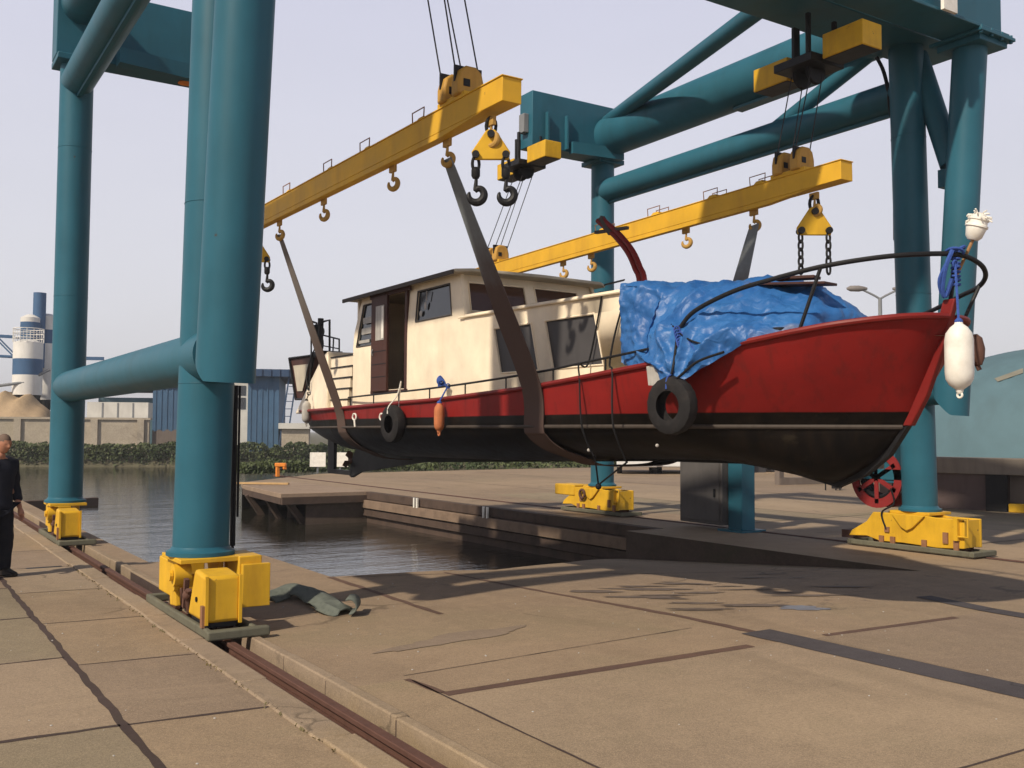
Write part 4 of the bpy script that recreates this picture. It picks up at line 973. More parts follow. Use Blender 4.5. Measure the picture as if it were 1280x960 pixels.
def spreader(x, y0, y1, label, hooks, loops, pulleys, trol, tilt):
    root = thing('spreader_beam', label, 'spreader beam', (x, y0, ZB), 'yellow lifting beams')
    root.rotation_euler = (tilt, 0, 0)
    h, w = .31, .115
    b = MB()
    # box girder, ends trimmed
    b.hexa([V((x-w, y0, ZB-.10)), V((x+w, y0, ZB-.10)), V((x+w, y0, ZB+h-.16)), V((x-w, y0, ZB+h-.16))], [V((x-w, y1, ZB-.10)), V((x+w, y1, ZB-.10)), V((x+w, y1, ZB+h-.16)), V((x-w, y1, ZB+h-.16))])
    b.hexa([V((x-w, y0+1.3, ZB-.17)), V((x-.02, y0+1.3, ZB-.17)), V((x-.02, y1-1.3, ZB-.17)), V((x-w, y1-1.3, ZB-.17))], [V((x-w, y0+.35, ZB-.102)), V((x-.02, y0+.35, ZB-.102)), V((x-.02, y1-.35, ZB-.102)), V((x-w, y1-.35, ZB-.102))])
    b.box(x-w-.012, x+w+.012, y0-.012, y1+.012, ZB+h-.16, ZB+h-.145)
    b.build('girder', M['beam_yellow'], root, bevel=.006)
    for yy in loops:
        b = MB(); zt_ = ZB+h-.145; pts = [(x-w+.02, yy-.14, zt_), (x-w+.02, yy-.15, zt_+.13), (x-w+.02, yy+.15, zt_+.13), (x-w+.02, yy+.14, zt_)]; b.tube(pts, .008, 6)
        pts = [(x+w-.02, yy-.14, zt_), (x+w-.02, yy-.15, zt_+.13), (x+w-.02, yy+.15, zt_+.13), (x+w-.02, yy+.14, zt_)]; b.tube(pts, .008, 6); b.build('handle_loop', M['hookrust'], root)
        b = MB(); b.hexa([V((x-.09, yy-.10, zt_)), V((x+.09, yy-.10, zt_)), V((x+.09, yy+.10, zt_)), V((x-.09, yy+.10, zt_))], [V((x-.06, yy-.06, zt_+.06)), V((x+.06, yy-.06, zt_+.06)), V((x+.06, yy+.06, zt_+.06)), V((x-.06, yy+.06, zt_+.06))]); b.build('mounting_block', M['beam_yellow'], root, bevel=.008)
    for yy in hooks:
        b = MB(); b.box(x-.02, x+.02, yy-.07, yy+.07, ZB-.24, ZB-.15); hook(b, (x, yy, ZB-.16), .235, V((.5, -.86, 0)), 1.2); b.build('hook', M['hookyellow'], root)
    zt_ = ZB+h-.145
    for yy, tr in zip(pulleys, trol):
        P = bpy.data.objects.new('pulley_block', None); COL.objects.link(P); P.parent = root; P.location = V((x, yy, zt_))-V(root.location)
        for k, dy in enumerate((-.16, .16)):
            b = MB(); pr = [(-.17, 0), (.17, 0), (.17, .16), (.14, .28), (.06, .34), (-.06, .34), (-.14, .28), (-.17, .16)]
            b.prism([(x+a_*.95, yy+dy-.085, zt_+.03+c_*.95) for a_, c_ in pr], (0, .17, 0)); hb = b.build('housing', M['ochre'], P, bevel=.025)
            b = MB(); b.box(x-.168, x+.168, yy+dy-.015, yy+dy+.015, zt_+.18, zt_+.358); b.box(x-.10, x-.02, yy+dy-.092, yy+dy-.085, zt_+.12, zt_+.2); b.build('sheave_slot', M['black'], hb)
            for sx_ in (-1, 1):
                b = MB(); a_ = V((x+sx_*.145, yy+dy, zt_+.26)); c_ = V((tr[0]+sx_*.12, tr[1]+dy*1.1, tr[2])); b.tube([a_, c_], .0085, 6)
                b.build('hoist_rope', M['rope'], P)
        b = MB(); b.box(x-.12, x+.12, yy-.3, yy+.3, zt_, zt_+.05); b.build('base', M['beam_yellow'], P)
    return root
spreader(X1, 8.32, 17.8, 'yellow lifting beam on the near side, highest and largest in view', (15.15, 13.3, 11.05, 9.66, 8.72), (14.6, 12.95, 11.7, 10.2), (9.38, 17.2), ((5.0, 9.42, 7.05), (5.15, YA, 7.25)), .010)
spreader(X2, 8.48, 17.9, 'yellow lifting beam on the far side, passing behind the boat mast', (14.85, 14.0, 11.55, 10.12, 9.02), (13.6, 12.2, 10.9, 9.95), (9.38, 17.2), ((10.98, 9.42, 6.85), (11.32, YA, 7.25)), -.017)

# chain blocks with hooks
def chain(b, top, n, s, rot=0.):
    top = V(top)
    for k in range(n):
        c = top-V((0, 0, s*(k+.5)*.78)); a_ = rot+(PI/2 if k % 2 else 0); d = V((math.cos(a_), math.sin(a_), 0)); hw, hh = s*.26, s*.5
        pts = []
        for j in range(16):
            t = 2*PI*j/16; pts.append(c+d*(math.cos(t)*hw)+V((0, 0, math.sin(t)*hh)))
        b.tube(pts, s*.11, 8, closed=True)
    return top-V((0, 0, s*n*.78))
def chain_block(x, y_, label, hooks=True, drop=(3, 3), scale=1.):
    zb = ZB-(.33 if hooks else .42); root = thing('chain_block', label, 'chain block', (x, y_, zb-.5), 'yellow two-leg chain blocks')
    sd_ = V((.84, -.54, 0))      # plate plane turned across the beam
    c = V((x, y_, zb)); s = scale
    b = MB(); b.tube([c+V((0, 0, .10*s))+sd_*math.cos(a_)*.055*s+V((0, 0, math.sin(a_)*.10*s)) for a_ in [2*PI*k/14 for k in range(14)]], .02*s, 8, closed=True); b.build('shackle', M['black'], root)
    n_ = sd_.cross(V((0, 0, 1)))*.02*s
    pr = [(-.05, .06), (.05, .06), (.22, -.20), (.20, -.29), (-.20, -.29), (-.22, -.20)]
    b = MB(); b.prism([c+sd_*a_*s+V((0, 0, z*s))-n_ for a_, z in pr], n_*2); b.build('plate', M['yellow'], root, bevel=.012)
    for a_, z in ((0, .0), (-.17, -.235), (.17, -.235)):
        q_ = c+sd_*a_*s+V((0, 0, z*s)); b = MB(); b.lathe(q_-n_*3.2, n_, [(0, .042*s), (n_.length*6.4, .042*s)], 12); b.build('pin', M['black'], root)
    for i, a_ in enumerate((-.17, .17)):
        t = c+sd_*a_*s+V((0, 0, -.27*s)); b = MB()
        if hooks:
            e_ = chain(b, t, 1, .17*s, 0); b.build('chain', M['black'], root); b = MB()
            q_ = e_+V((0, 0, .02)); b.lathe(q_-V((0, 0, .12*s)), (0, 0, 1), [(0, .035*s), (.03*s, .05*s), (.10*s, .05*s), (.13*s, .02*s)], 12)
            hook(b, q_-V((0, 0, .02)), .30*s, sd_, 1.25); b.build('hook', M['black'], root)
        else:
            chain(b, t, 5, .125*s, 0); b.build('chain', M['black'], root)
    return root
chain_block(X1, 8.72, 'yellow chain block with two big black hooks under the near beam', True, scale=.92)
chain_block(X2, 9.02, 'yellow chain block with two plain chains above the bow rail', False, scale=1.1)
chain_block(X1, 16.2, 'chain block mostly hidden behind the near left crane leg', True, scale=.95)

# ================================================================== BOAT
XC = 7.85
SHEER = [(5.18, .02, 2.775), (5.20, .18, 2.775), (5.26, .34, 2.77), (5.37, .49, 2.76), (5.54, .65, 2.74), (5.80, .82, 2.71), (6.15, .99, 2.655), (6.7, 1.17, 2.57), (7.4, 1.31, 2.46), (8.3, 1.38, 2.38), (9.8, 1.40, 2.27), (12, 1.40, 2.19), (14.5, 1.37, 2.15), (16.2, 1.27, 2.13), (17.6, 1.08, 2.13), (18.6, .85, 2.14), (19.2, .60, 2.15), (19.5, .36, 2.16), (19.6, .05, 2.16)]
WL = [(5.66, .02), (5.85, .20), (6.2, .45), (6.8, .78), (7.5, 1.06), (8.4, 1.28), (9.8, 1.385), (12, 1.39), (14.5, 1.35), (16.2, 1.2), (17.6, .95), (18.5, .68), (19.1, .40), (19.38, .12), (19.42, .02)]
KEEL = [(5.66, 1.82), (5.85, 1.60), (6.1, 1.42), (6.4, 1.27), (6.9, 1.37), (7.6, 1.46), (9, 1.45), (10.5, 1.38), (12, 1.35), (15, 1.33), (17, 1.40), (18.3, 1.62), (19.42, 1.80)]
BIL = [(5.66, .02), (6.1, .18), (6.6, .42), (7.5, .80), (9, 1.12), (12, 1.18), (15, 1.12), (17, .75), (18.5, .42), (19.42, .02)]      # breadth near the bilge
boat = thing('motor_boat', 'red and black hulled motor boat with cream wheelhouse hanging in two slings', 'boat', (XC, 12.3, 1.2))
def half(t):
    """profile at station parameter t in [0,1]; returns list of (y, halfbreadth, z) from sheer to keel; stem and stern raked"""
    ys = lerp(5.18, 19.60, t); yw = lerp(5.66, 19.42, t)
    bs_, zs = interp(SHEER, ys); bw = interp(WL, yw)[0]; zk = interp(KEEL, yw)[0]; bb = min(interp(BIL, yw)[0], bw); zb = max(zk+.10, lerp(1.42, 1.78, max(0, (yw-16)/3.4)) if yw > 16 else lerp(1.8, 1.42, min(1, (yw-5.66)/1.1)))
    out = []
    for k in range(7):       # topsides with flare
        u = k/6; y_ = lerp(ys, yw, u**1.0); br = lerp(bs_, bw, u) + (bs_-bw)*(.16 if t < .2 else -.05)*math.sin(PI*u); out.append((y_, br, lerp(zs, 1.82, u)))
    for k in range(1, 9):
        a_ = k/8*PI/2; br = bw*math.cos(a_)**.75 if k < 8 else 0; z = 1.82-(1.82-zk)*math.sin(a_)**1.25
        out.append((yw, max(0, br), z))
    return out
NS = 72
def tpar(i):      # denser towards the ends
    u = i/NS; return .5-.5*math.cos(PI*u) if True else u
b = MB(); rows = []
for i in range(NS+1):
    h_ = half(tpar(i)); L = [b.bm.verts.new((XC-br, y_, z)) for y_, br, z in h_]; Rr = [b.bm.verts.new((XC+br, y_, z)) for y_, br, z in h_[:-1]]
    rows.append(L+Rr[::-1])
for A, B_ in zip(rows[:-1], rows[1:]):
    for k in range(len(A)-1): b.bm.faces.new((A[k], B_[k], B_[k+1], A[k+1]))
bmesh.ops.remove_doubles(b.bm, verts=b.bm.verts[:], dist=.004)
for v in b.bm.verts: pass
hull = b.build('hull', M['hull'], boat, angle=50)
# object-space Z of the hull equals world z minus 1.2, so shift the paint line in the material
for n_ in M['hull'].node_tree.nodes:
    if n_.type == 'MAP_RANGE' and abs(n_.inputs[1].default_value-(HULLZ_RED-.006)) < 1e-6:
        n_.inputs[1].default_value -= 1.2; n_.inputs[2].default_value -= 1.2
def sheer_pt(y_, side=-1, off=0, dz=0):
    bs_, zs = interp(SHEER, y_); return V((XC+side*(bs_+off), y_, zs+dz))
def wl_pt(y_, side=-1, off=0, z=1.82):
    bw = interp(WL, y_)[0]; return V((XC+side*(bw+off), y_, z))
ysl = [lerp(5.185, 19.59, tpar(i)) for i in range(61)]
for side in (-1, 1):
    b = MB(); b.tube([sheer_pt(y_, side, .01, .0) for y_ in ysl], .028, 8); b.build('gunwale', M['redpaint'], hull)
    b = MB(); b.tube([wl_pt(lerp(5.67, 19.4, tpar(i)), side, .008) for i in range(61)], .022, 8); b.build('rubbing_strake', M['strake'], hull)
# deck
b = MB(); prev = None
for y_ in ysl:
    bs_, zs = interp(SHEER, y_); z = zs-.10 if y_ < 8.3 else zs-.03
    z = zs-lerp(.16, .03, max(0, min(1, (y_-6)/2.5)))
    kk = lerp(.50, .985, max(0, min(1, (y_-5.4)/3))); cur = (b.bm.verts.new((XC-bs_*kk, y_+.05*(y_ < 6), z)), b.bm.verts.new((XC+bs_*kk, y_+.05*(y_ < 6), z)))
    if prev: b.bm.faces.new((prev[0], prev[1], cur[1], cur[0]))
    prev = cur
b.build('deck', M['roofpaint'], boat)
# stem bar, keel bar and skeg
stem = [V((XC, 5.17, 2.93)), V((XC, 5.30, 2.5)), V((XC, 5.46, 2.1)), V((XC, 5.62, 1.83))]
b = MB(); b.prism([p+V((0, -.035, 0)) for p in stem]+[p+V((0, .08, 0)) for p in stem[::-1]], (.07, 0, 0)); 
for v in b.bm.verts: v.co.x -= .035
b.build('stem_bar', M['redpaint'], boat, bevel=.01)
b = MB(); kp = [V((XC, 5.62, 1.83)), V((XC, 5.82, 1.56)), V((XC, 6.08, 1.37)), V((XC, 6.4, 1.24)), V((XC, 6.9, 1.34)), V((XC, 7.6, 1.43)), V((XC, 9, 1.42)), V((XC, 12, 1.33)), V((XC, 15, 1.24)), V((XC, 17.6, .98)), V((XC, 18.0, .86)), V((XC, 18.15, .92)), V((XC, 17.9, 1.3)), V((XC, 17.6, 1.55))]
b.prism(kp+[V((XC, 17, 1.5)), V((XC, 9, 1.55)), V((XC, 6.6, 1.5)), V((XC, 6.0, 1.75))], (.07, 0, 0))
for v in b.bm.verts: v.co.x -= .035
b.build('keel', M['black'], boat)
b = MB(); b.box(XC-.04, XC+.04, 18.0, 19.15, .90, .99); b.build('heel_bar', M['black'], boat)
b = MB(); b.box(XC-.035, XC+.035, 18.88, 19.20, .92, 1.72); b.build('rudder', M['black'], boat)
b = MB(); b.lathe((XC, 17.95, 1.18), (0, 1, 0), [(0, .05), (.12, .07), (.22, .02)], 12)
for k in range(4):
    a_ = k*PI/2+.4; d = V((math.cos(a_), 0, math.sin(a_))); t = V((-math.sin(a_), .5, math.cos(a_))).normalized()
    b.prism([V((XC, 18.05, 1.18))+d*.05-t*.03, V((XC, 18.05, 1.18))+d*.15-t*.08, V((XC, 18.05, 1.18))+d*.22, V((XC, 18.05, 1.18))+d*.15+t*.08, V((XC, 18.05, 1.18))+d*.05+t*.03], d.cross(t)*.015)
b.build('propeller', M['rust'], boat)
# swim ladder / anode spots
b = MB(); q = qx(820, 541, XC-1.35)
b.ball((XC-1.335, q.y, 1.63), .018); q = qx(736, 559, XC-1.2); b.ball((XC-1.20, q.y, 1.56), .02); b.build('hull_anode', M['greyfender'], hull)
for (u, v) in ((443, 521), (477, 521)):
    q = qx(u, v, XC-1.40); b = MB(); b.torus(q, (1, .2, 0), .05, .014, 14, 6); b.tube([q+V((0, 0, -.04)), q+V((0, -.03, -.16))], .016, 6); b.build('fairlead', M['white'], hull)

# ---- cabin trunk and wheelhouse
CX0, CX1 = 6.66, 9.04
ZD, ZS, ZR_ = 2.14, 3.30, 3.93
YF, YK = 11.62, 15.3       # wheelhouse front and back
def wallx(b, x, y0, y1, z0, z1, holes, th=.05, slant=None):
    """wall in the plane x with rectangular-ish holes [(ya,yb,za,zb)] built from strips"""
    ys = sorted(set([y0, y1]+[h[0] for h in holes]+[h[1] for h in holes])); zs = sorted(set([z0, z1]+[h[2] for h in holes]+[h[3] for h in holes]))
    for i in range(len(ys)-1):
        for j in range(len(zs)-1):
            cy, cz = (ys[i]+ys[i+1])/2, (zs[j]+zs[j+1])/2
            if any(h[0] < cy < h[1] and h[2] < cz < h[3] for h in holes): continue
            b.box(x, x+th, ys[i], ys[i+1], zs[j], zs[j+1])
trunk = MB()
# lower side wall from wheelhouse back to forward end, with taper from y=11.4 forward
def tx(y_): return CX0 + max(0, (11.35-y_))*.022
def trunkwall(side):
    b = MB(); wins = [(10.03, 10.86), (8.80, 9.74)]; LEAN = .16
    def X(y_): return tx(y_) if side < 0 else 2*XC-tx(y_)
    def zt(y_): return lerp(3.27, 3.31, (y_-8)/(YF-8))
    def zb_(y_): return interp(SHEER, y_)[1]-.06
    def pt(yt, z):      # yt = position at the window head; lines lean forward below it
        k = max(0, min(1, (3.08-z)/.58)); y_ = yt-LEAN*k*(0 if yt in (8.25, 11.35, YF) else 1); return V((X(y_), y_, z))
    cols = [8.25, 8.80, 9.74, 10.03, 10.86, 11.35, YF]
    for ya, yb in zip(cols[:-1], cols[1:]):
        bands = [('b', 2.50), (2.50, 3.08), (3.08, 't')]
        for z0, z1 in bands:
            if (yb, ya) in [(w[1], w[0]) for w in wins] and z0 == 2.50: continue
            za0 = zb_(ya) if z0 == 'b' else z0; zb0 = zb_(yb) if z0 == 'b' else z0; za1 = zt(ya) if z1 == 't' else z1; zb1 = zt(yb) if z1 == 't' else z1
            A = [pt(ya, za0), pt(yb, zb0), pt(yb, zb1), pt(ya, za1)]; o_ = V((-.04*side, 0, 0)); b.hexa(A, [p+o_ for p in A])
    bmesh.ops.remove_doubles(b.bm, verts=b.bm.verts[:], dist=.0005)
    o = b.build('cabin_side', M['cream'], boat)
    for ya, yb in wins:
        A = [pt(ya, 2.5), pt(yb, 2.5), pt(yb, 3.08), pt(ya, 3.08)]
        w_ = MB(); w_.prism([p+V((-side*.018, 0, 0)) for p in A], (-side*.01, 0, 0)); wo = w_.build('cabin_window', M['screen'], o)
        w_ = MB(); w_.tube([p+V((side*.003, 0, 0)) for p in A], .014, 6, closed=True); w_.build('window_frame', M['cream'], wo)
    return o
trunkwall(-1); trunkwall(1)
b = MB(); n_ = 10
for (ya, yb) in ((8.2, YF-.02),):
    rows_ = []
    for i in range(n_+1):
        y_ = lerp(ya, yb, i/n_); rows_.append([b.bm.verts.new((lerp(tx(y_)-.03, 2*XC-tx(y_)+.03, j/8), y_, lerp(3.275, 3.315, (y_-8)/(YF-8))+.06*math.sin(PI*j/8))) for j in range(9)])
    for i in range(n_):
        for j in range(8): b.bm.faces.new((rows_[i][j], rows_[i+1][j], rows_[i+1][j+1], rows_[i][j+1]))
b.build('cabin_roof', M['cream'], boat, solid=.03)
b = MB(); b.box(tx(8)+.02, 2*XC-tx(8)-.02, 8.24, 8.28, 2.3, 3.27); b.build('cabin_front', M['cream'], boat)
b = MB(); b.tube([V((tx(y_)-.03, y_, lerp(3.262, 3.30, (y_-8)/(YF-8)))) for y_ in (8.3, 9, 10, 11, YF+.1)], .014, 6); b.build('roof_moulding', M['cream'], boat)
# cabin interior seen dark
b = MB(); b.box(tx(8)+.12, 2*XC-tx(8)-.12, 8.4, 8.44, 2.2, 3.2); b.build('bulkhead', M['wood'], boat)

# wheelhouse side (near): walls with openings; door opening y 13.35..14.50
def whside(side):
    x = CX0 if side < 0 else 2*XC-CX0
    holes = [(11.95, 13.06, 3.37, 3.82), (13.38, 14.52, 2.40, 3.88), (14.52, 15.18, 3.14, 3.82)] if side < 0 else [(11.95, 13.2, 3.37, 3.82), (13.5, 15.1, 3.2, 3.82)]
    b = MB(); ys = sorted(set([YF, 15.32]+[h[0] for h in holes]+[h[1] for h in holes])); zs = sorted(set([ZD, ZR_]+[h[2] for h in holes]+[h[3] for h in holes]))
    def pt(y_, z):    # aft edge leans forward near the top, sides tumble home a little above the sill
        k = max(0, (z-ZS)/(ZR_-ZS)); yy = y_
        if y_ > 15.1: yy = y_-.22*k
        if y_ < 12.0: yy = y_+.20*k*(1 if y_ < 11.8 else .9)
        return V((x-side*.05*k, yy, z))
    for i in range(len(ys)-1):
        for j in range(len(zs)-1):
            cy, cz = (ys[i]+ys[i+1])/2, (zs[j]+zs[j+1])/2
            if any(h[0] < cy < h[1] and h[2] < cz < h[3] for h in holes): continue
            A = [pt(ys[i], zs[j]), pt(ys[i+1], zs[j]), pt(ys[i+1], zs[j+1]), pt(ys[i], zs[j+1])]; b.hexa(A, [p+V((-side*.05, 0, 0)) for p in A])
    bmesh.ops.remove_doubles(b.bm, verts=b.bm.verts[:], dist=.0005)
    o = b.build('wheelhouse_side', M['cream'], boat)
    for k, h in enumerate(holes):
        if side < 0 and k == 1: continue
        w_ = MB(); A = [pt(h[0], h[2])+V((-side*.02, 0, 0)), pt(h[1], h[2])+V((-side*.02, 0, 0)), pt(h[1], h[3])+V((-side*.02, 0, 0)), pt(h[0], h[3])+V((-side*.02, 0, 0))]
        w_.prism(A, (-side*.01, 0, 0)); g_ = w_.build('side_window', M['glass'] if k != 9 else M['clear'], o)
        A = [pt(h[0], h[2]), pt(h[1], h[2]), pt(h[1], h[3]), pt(h[0], h[3])]
        w_ = MB(); w_.tube([p+V((side*.004, 0, 0)) for p in A], .014, 6, closed=True); w_.build('window_frame', M['greycab'], g_)
    return o
whs = whside(-1); whside(1)
# white ornament and pale blinds behind the side windows
b = MB(); b.box(CX0-.0+.004, CX0+.018, 14.60, 14.95, 3.50, 3.60); b.box(CX0+.004, CX0+.016, 14.60, 15.0, 3.33, 3.43); b.box(CX0+.004, CX0+.016, 14.7, 15.1, 3.19, 3.24); b.build('blind_strip', M['greyfender'], whs)
b = MB(); b.ball((CX0+.012, 12.78, 3.58), .05, sz=(.15, .7, 1.2)); b.ball((CX0+.012, 12.92, 3.48), .045, sz=(.15, 1, 1)); b.tube([(CX0+.01, 12.74, 3.64), (CX0+.01, 12.73, 3.79)], .008, 5); b.build('window_ornament', M['greyfender'], whs)
# wheelhouse front with three facets, raked
b = MB(); facets = [(CX0, 7.80), (7.86, 8.68), (8.72, 2*XC-CX0)]
zsil = ZS+.10
def fp(x, z):       # front plane point, raked backwards towards the top, bowed in plan
    k = (z-ZS)/(ZR_-ZS); c_ = (x-XC)/(XC-CX0); return V((lerp(x, XC+(x-XC)*.96, max(0, k)), YF+.20*max(0, k)+.05*c_*c_, z))
xs = [CX0, CX0+.14, 7.72, 7.90, 8.70, 2*XC-CX0]
wins = {1: 1, 3: 1}
zs = [2.2, zsil, ZR_-.11, ZR_]
for i in range(len(xs)-1):
    for j in range(3):
        if j == 1 and i in (1, 3): continue
        A = [fp(xs[i], zs[j]), fp(xs[i+1], zs[j]), fp(xs[i+1], zs[j+1]), fp(xs[i], zs[j+1])]; b.hexa(A, [p+V((0, .05, 0)) for p in A])
bmesh.ops.remove_doubles(b.bm, verts=b.bm.verts[:], dist=.0005)
whf = b.build('wheelhouse_front', M['cream'], boat)
curt = paint('brown_curtain', (.16, .055, .03), .8, scale=6)
for i in (1, 3):
    A = [fp(xs[i], zs[1]), fp(xs[i+1], zs[1]), fp(xs[i+1], zs[2]), fp(xs[i], zs[2])]
    w_ = MB(); w_.prism([p+V((0, .02, 0)) for p in A], (0, .01, 0)); g_ = w_.build('windscreen', M['glassbrown'], whf)
    w_ = MB(); w_.tube([p+V((0, -.006, 0)) for p in A], .017, 6, closed=True); w_.build('windscreen_frame', M['cream'], g_)
b = MB(); b.box(CX0+.06, 2*XC-CX0-.06, YK-.05, YK, ZD, ZR_); b.build('wheelhouse_back', M['cream'], boat)
# roof
b = MB(); outl = [(CX0-.10, YF+.10), (CX0+.10, YF-.06), (XC, YF-.14), (2*XC-CX0-.1, YF-.06), (2*XC-CX0+.10, YF+.10), (2*XC-CX0+.10, YK+.20), (CX0-.10, YK+.20)]
b.prism([(x, y_, ZR_-.005) for x, y_ in outl], (0, 0, .045)); rf = b.build('wheelhouse_roof', M['roofpaint'], boat, bevel=.012)
b = MB(); b.prism([(XC+(x-XC)*.88, 13.4+(y_-13.4)*.9, ZR_+.04) for x, y_ in outl], (0, 0, .03)); b.build('roof_top', M['roofpaint'], rf, bevel=.015)
b = MB(); b.box(CX0-.125, CX0-.10, YF+.12, YK+.22, ZR_-.03, ZR_+.03); b.build('gutter', M['darkroof'], rf)
b = MB(); b.bar((2*XC-CX0-.05, YF-.08, ZR_+.0), (2*XC-CX0+.22, YF-.2, ZR_+.08), .10, .02); b.build('roof_fin', M['darkroof'], rf)
b = MB(); b.box(CX0-.04, CX0+.0, 13.2, 14.6, 3.86, ZR_-.006); b.build('door_track', M['wood'], whs)
# door: sliding brown door standing half open, dark interior
b = MB(); b.box(CX0-.055, CX0-.012, 13.93, 14.50, 2.38, 3.88); dr = b.build('door', M['wood'], boat, bevel=.006)
b = MB(); b.box(CX0-.062, CX0-.055, 14.02, 14.32, 3.18, 3.72); b.build('door_pane', M['greyfender'], dr)
b = MB(); b.box(CX0-.070, CX0-.0625, 14.02, 14.09, 3.2, 3.70); b.build('pane_edge', M['white'], dr)
b = MB()
for z in (2.6, 2.8, 3.0): b.box(CX0-.058, CX0-.055, 13.95, 14.48, z, z+.012)
b.build('board_seam', M['black'], dr)
b = MB(); b.tube([(CX0-.07, 14.40, 3.05), (CX0-.09, 14.40, 3.0), (CX0-.07, 14.40, 2.95)], .01, 6); b.build('handle', M['greysteel'], dr)
b = MB(); b.box(CX0-.01, CX0+.03, 13.33, 13.40, 2.38, 3.90); b.box(CX0-.01, CX0+.03, 13.3, 14.6, 2.35, 2.39); b.build('door_frame', M['wood'], boat)
b = MB(); b.box(CX0+.30, CX0+.75, 13.45, 13.95, 2.2, 2.78); b.build('locker', M['plank'], boat, bevel=.01)
b = MB(); b.box(CX0+.08, 2*XC-CX0-.08, YF+.3, YK-.08, 2.10, 2.14); b.build('wheelhouse_floor', M['wood'], boat)
b = MB(); b.box(XC+.2, 2*XC-CX0-.1, 13.2, 15, 2.14, 3.5); b.build('lining', M['wood'], boat)
b = MB(); b.torus((XC-.35, YF+.75, 3.1), (0, 1, .3), .22, .015, 24, 6)
for k in range(6): a_ = k*PI/3; b.tube([(XC-.35, YF+.75, 3.1), (XC-.35+math.cos(a_)*.28, YF+.75, 3.1+math.sin(a_)*.28)], .01, 5)
b.build('steering_wheel', M['wood'], boat)

# aft cabin, steps, stern board, stern frame
b = MB(); za = 3.18
b.hexa([V((6.78, 16.75, 2.1)), V((8.95, 16.75, 2.1)), V((8.6, 19.2, 2.1)), V((7.1, 19.2, 2.1))], [V((6.86, 16.95, za+.02)), V((8.85, 16.95, za+.02)), V((8.5, 17.85, za-.02)), V((7.12, 17.85, za-.02))])
b.build('aft_cabin', M['cream'], boat, bevel=.03)
b = MB(); b.hexa([V((6.80, 15.3, 2.1)), V((8.9, 15.3, 2.1)), V((8.9, 15.75, 2.1)), V((6.80, 15.75, 2.1))], [V((6.80, 15.3, 3.15)), V((8.9, 15.3, 3.15)), V((8.9, 15.5, 3.15)), V((6.80, 15.5, 3.15))]); b.build('companionway', M['cream'], boat, bevel=.01)
b = MB()
for k in range(5): z = 2.32+k*.19; b.box(6.84, 7.5, 15.95-.06*k, 16.75, z-.02, z)
st = b.build('steps', M['black'], boat)
b = MB()
for k in range(5): z = 2.32+k*.19; b.box(6.86, 7.5, 16.0-.06*k, 16.75, z-.19, z-.022)
b.build('riser', M['cream'], st)
Pq = [qx(363, 448, 7.25), qx(394, 444, 7.25), qx(381, 499, 7.25), qx(371, 499, 7.25)]
b = MB(); b.prism(Pq, (.9, .12, 0)); sb = b.build('stern_board', M['wood'], boat, bevel=.02)
b = MB(); b.tube([p+V((-.02, 0, 0)) for p in Pq], .03, 8, closed=True); b.build('edge_tube', M['black'], sb)
ct = V((0, 0, 0))
for p in Pq: ct += p/4
b = MB(); b.prism([ct+(p-ct)*.62+V((-.03, 0, 0)) for p in Pq], (.012, 0, 0)); b.build('inset', M['roofpaint'], sb)
# black stern frame with winch
b = MB()
def P7(u, v, x=7.15): return qx(u, v, x)
b.tube([P7(400, 447), P7(401, 398)], .06, 8); b.tube([P7(398, 412), P7(404, 402), P7(412, 400), P7(412, 447)], .022, 6)
b.tube([P7(389, 402), P7(389, 447)], .016, 6); b.tube([P7(385, 400), P7(396, 404)], .02, 6)
b.tube([P7(400, 418), P7(424, 424), P7(424, 444)], .016, 6); b.tube([P7(417, 422), P7(416, 444)], .014, 6)
b.tube([P7(403, 432), P7(424, 436)], .012, 6); b.ball(P7(397, 414), .14, sz=(1, .8, 1)); b.ball(P7(399, 430), .09, sz=(1, 1.2, 2)); b.box(7.0, 7.4, P7(405, 440).y-.3, P7(405, 440).y+.3, 3.17, 3.26)
b.build('stern_winch', M['black'], boat)
b = MB(); b.tube(smooth_path([P7(398, 425), P7(388, 450, 6.98), P7(383, 470, 6.95), P7(386, 488, 6.92), P7(388, 460, 6.95), P7(391, 440, 7.0)], 6), .014, 6); b.build('stern_line', M['cable'], boat)

# grab rail along the side deck and bow rail
rz = [(7.55, .14), (9, .14), (12, .15), (15.2, .19)]
b = MB(); pts = [sheer_pt(y_, -1, -.05, .17) for y_ in (15.3, 14.5, 13.5, 12.5, 11.5, 10.5, 9.5, 8.6, 7.9, 7.45)]
b.tube(smooth_path(pts, 4), .014, 8)
for y_ in (15.2, 14.2, 13.3, 12.3, 11.3, 10.3, 9.3, 8.35): p = sheer_pt(y_, -1, -.05, 0); b.tube([p, p+V((0, 0, .17))], .010, 6)
b.tube(smooth_path([sheer_pt(y_, 1, -.05, .17) for y_ in (15.3, 13, 11, 9, 7.45)], 4), .014, 8)
b.build('side_rail', M['black'], boat)
near = [sheer_pt(7.45, -1, -.05, .17), V((6.60, 7.30, 2.76)), V((6.64, 7.12, 2.93)), V((6.74, 6.72, 3.08)), V((6.86, 6.35, 3.16)), V((7.05, 5.93, 3.24)), V((7.3, 5.55, 3.29)), V((7.55, 5.3, 3.31)), V((7.85, 5.12, 3.31)), V((8.1, 5.08, 3.25)), V((8.3, 5.15, 3.17)), V((8.45, 5.32, 3.1)), V((8.6, 5.6, 3.06)), V((8.85, 6.1, 2.98)), V((9.05, 6.8, 2.86)), V((9.15, 7.6, 2.66))]
b = MB(); b.tube(smooth_path(near, 6), .022, 10)
def stan(a_, c_, r_=.017): b.tube([a_, c_], r_, 8)
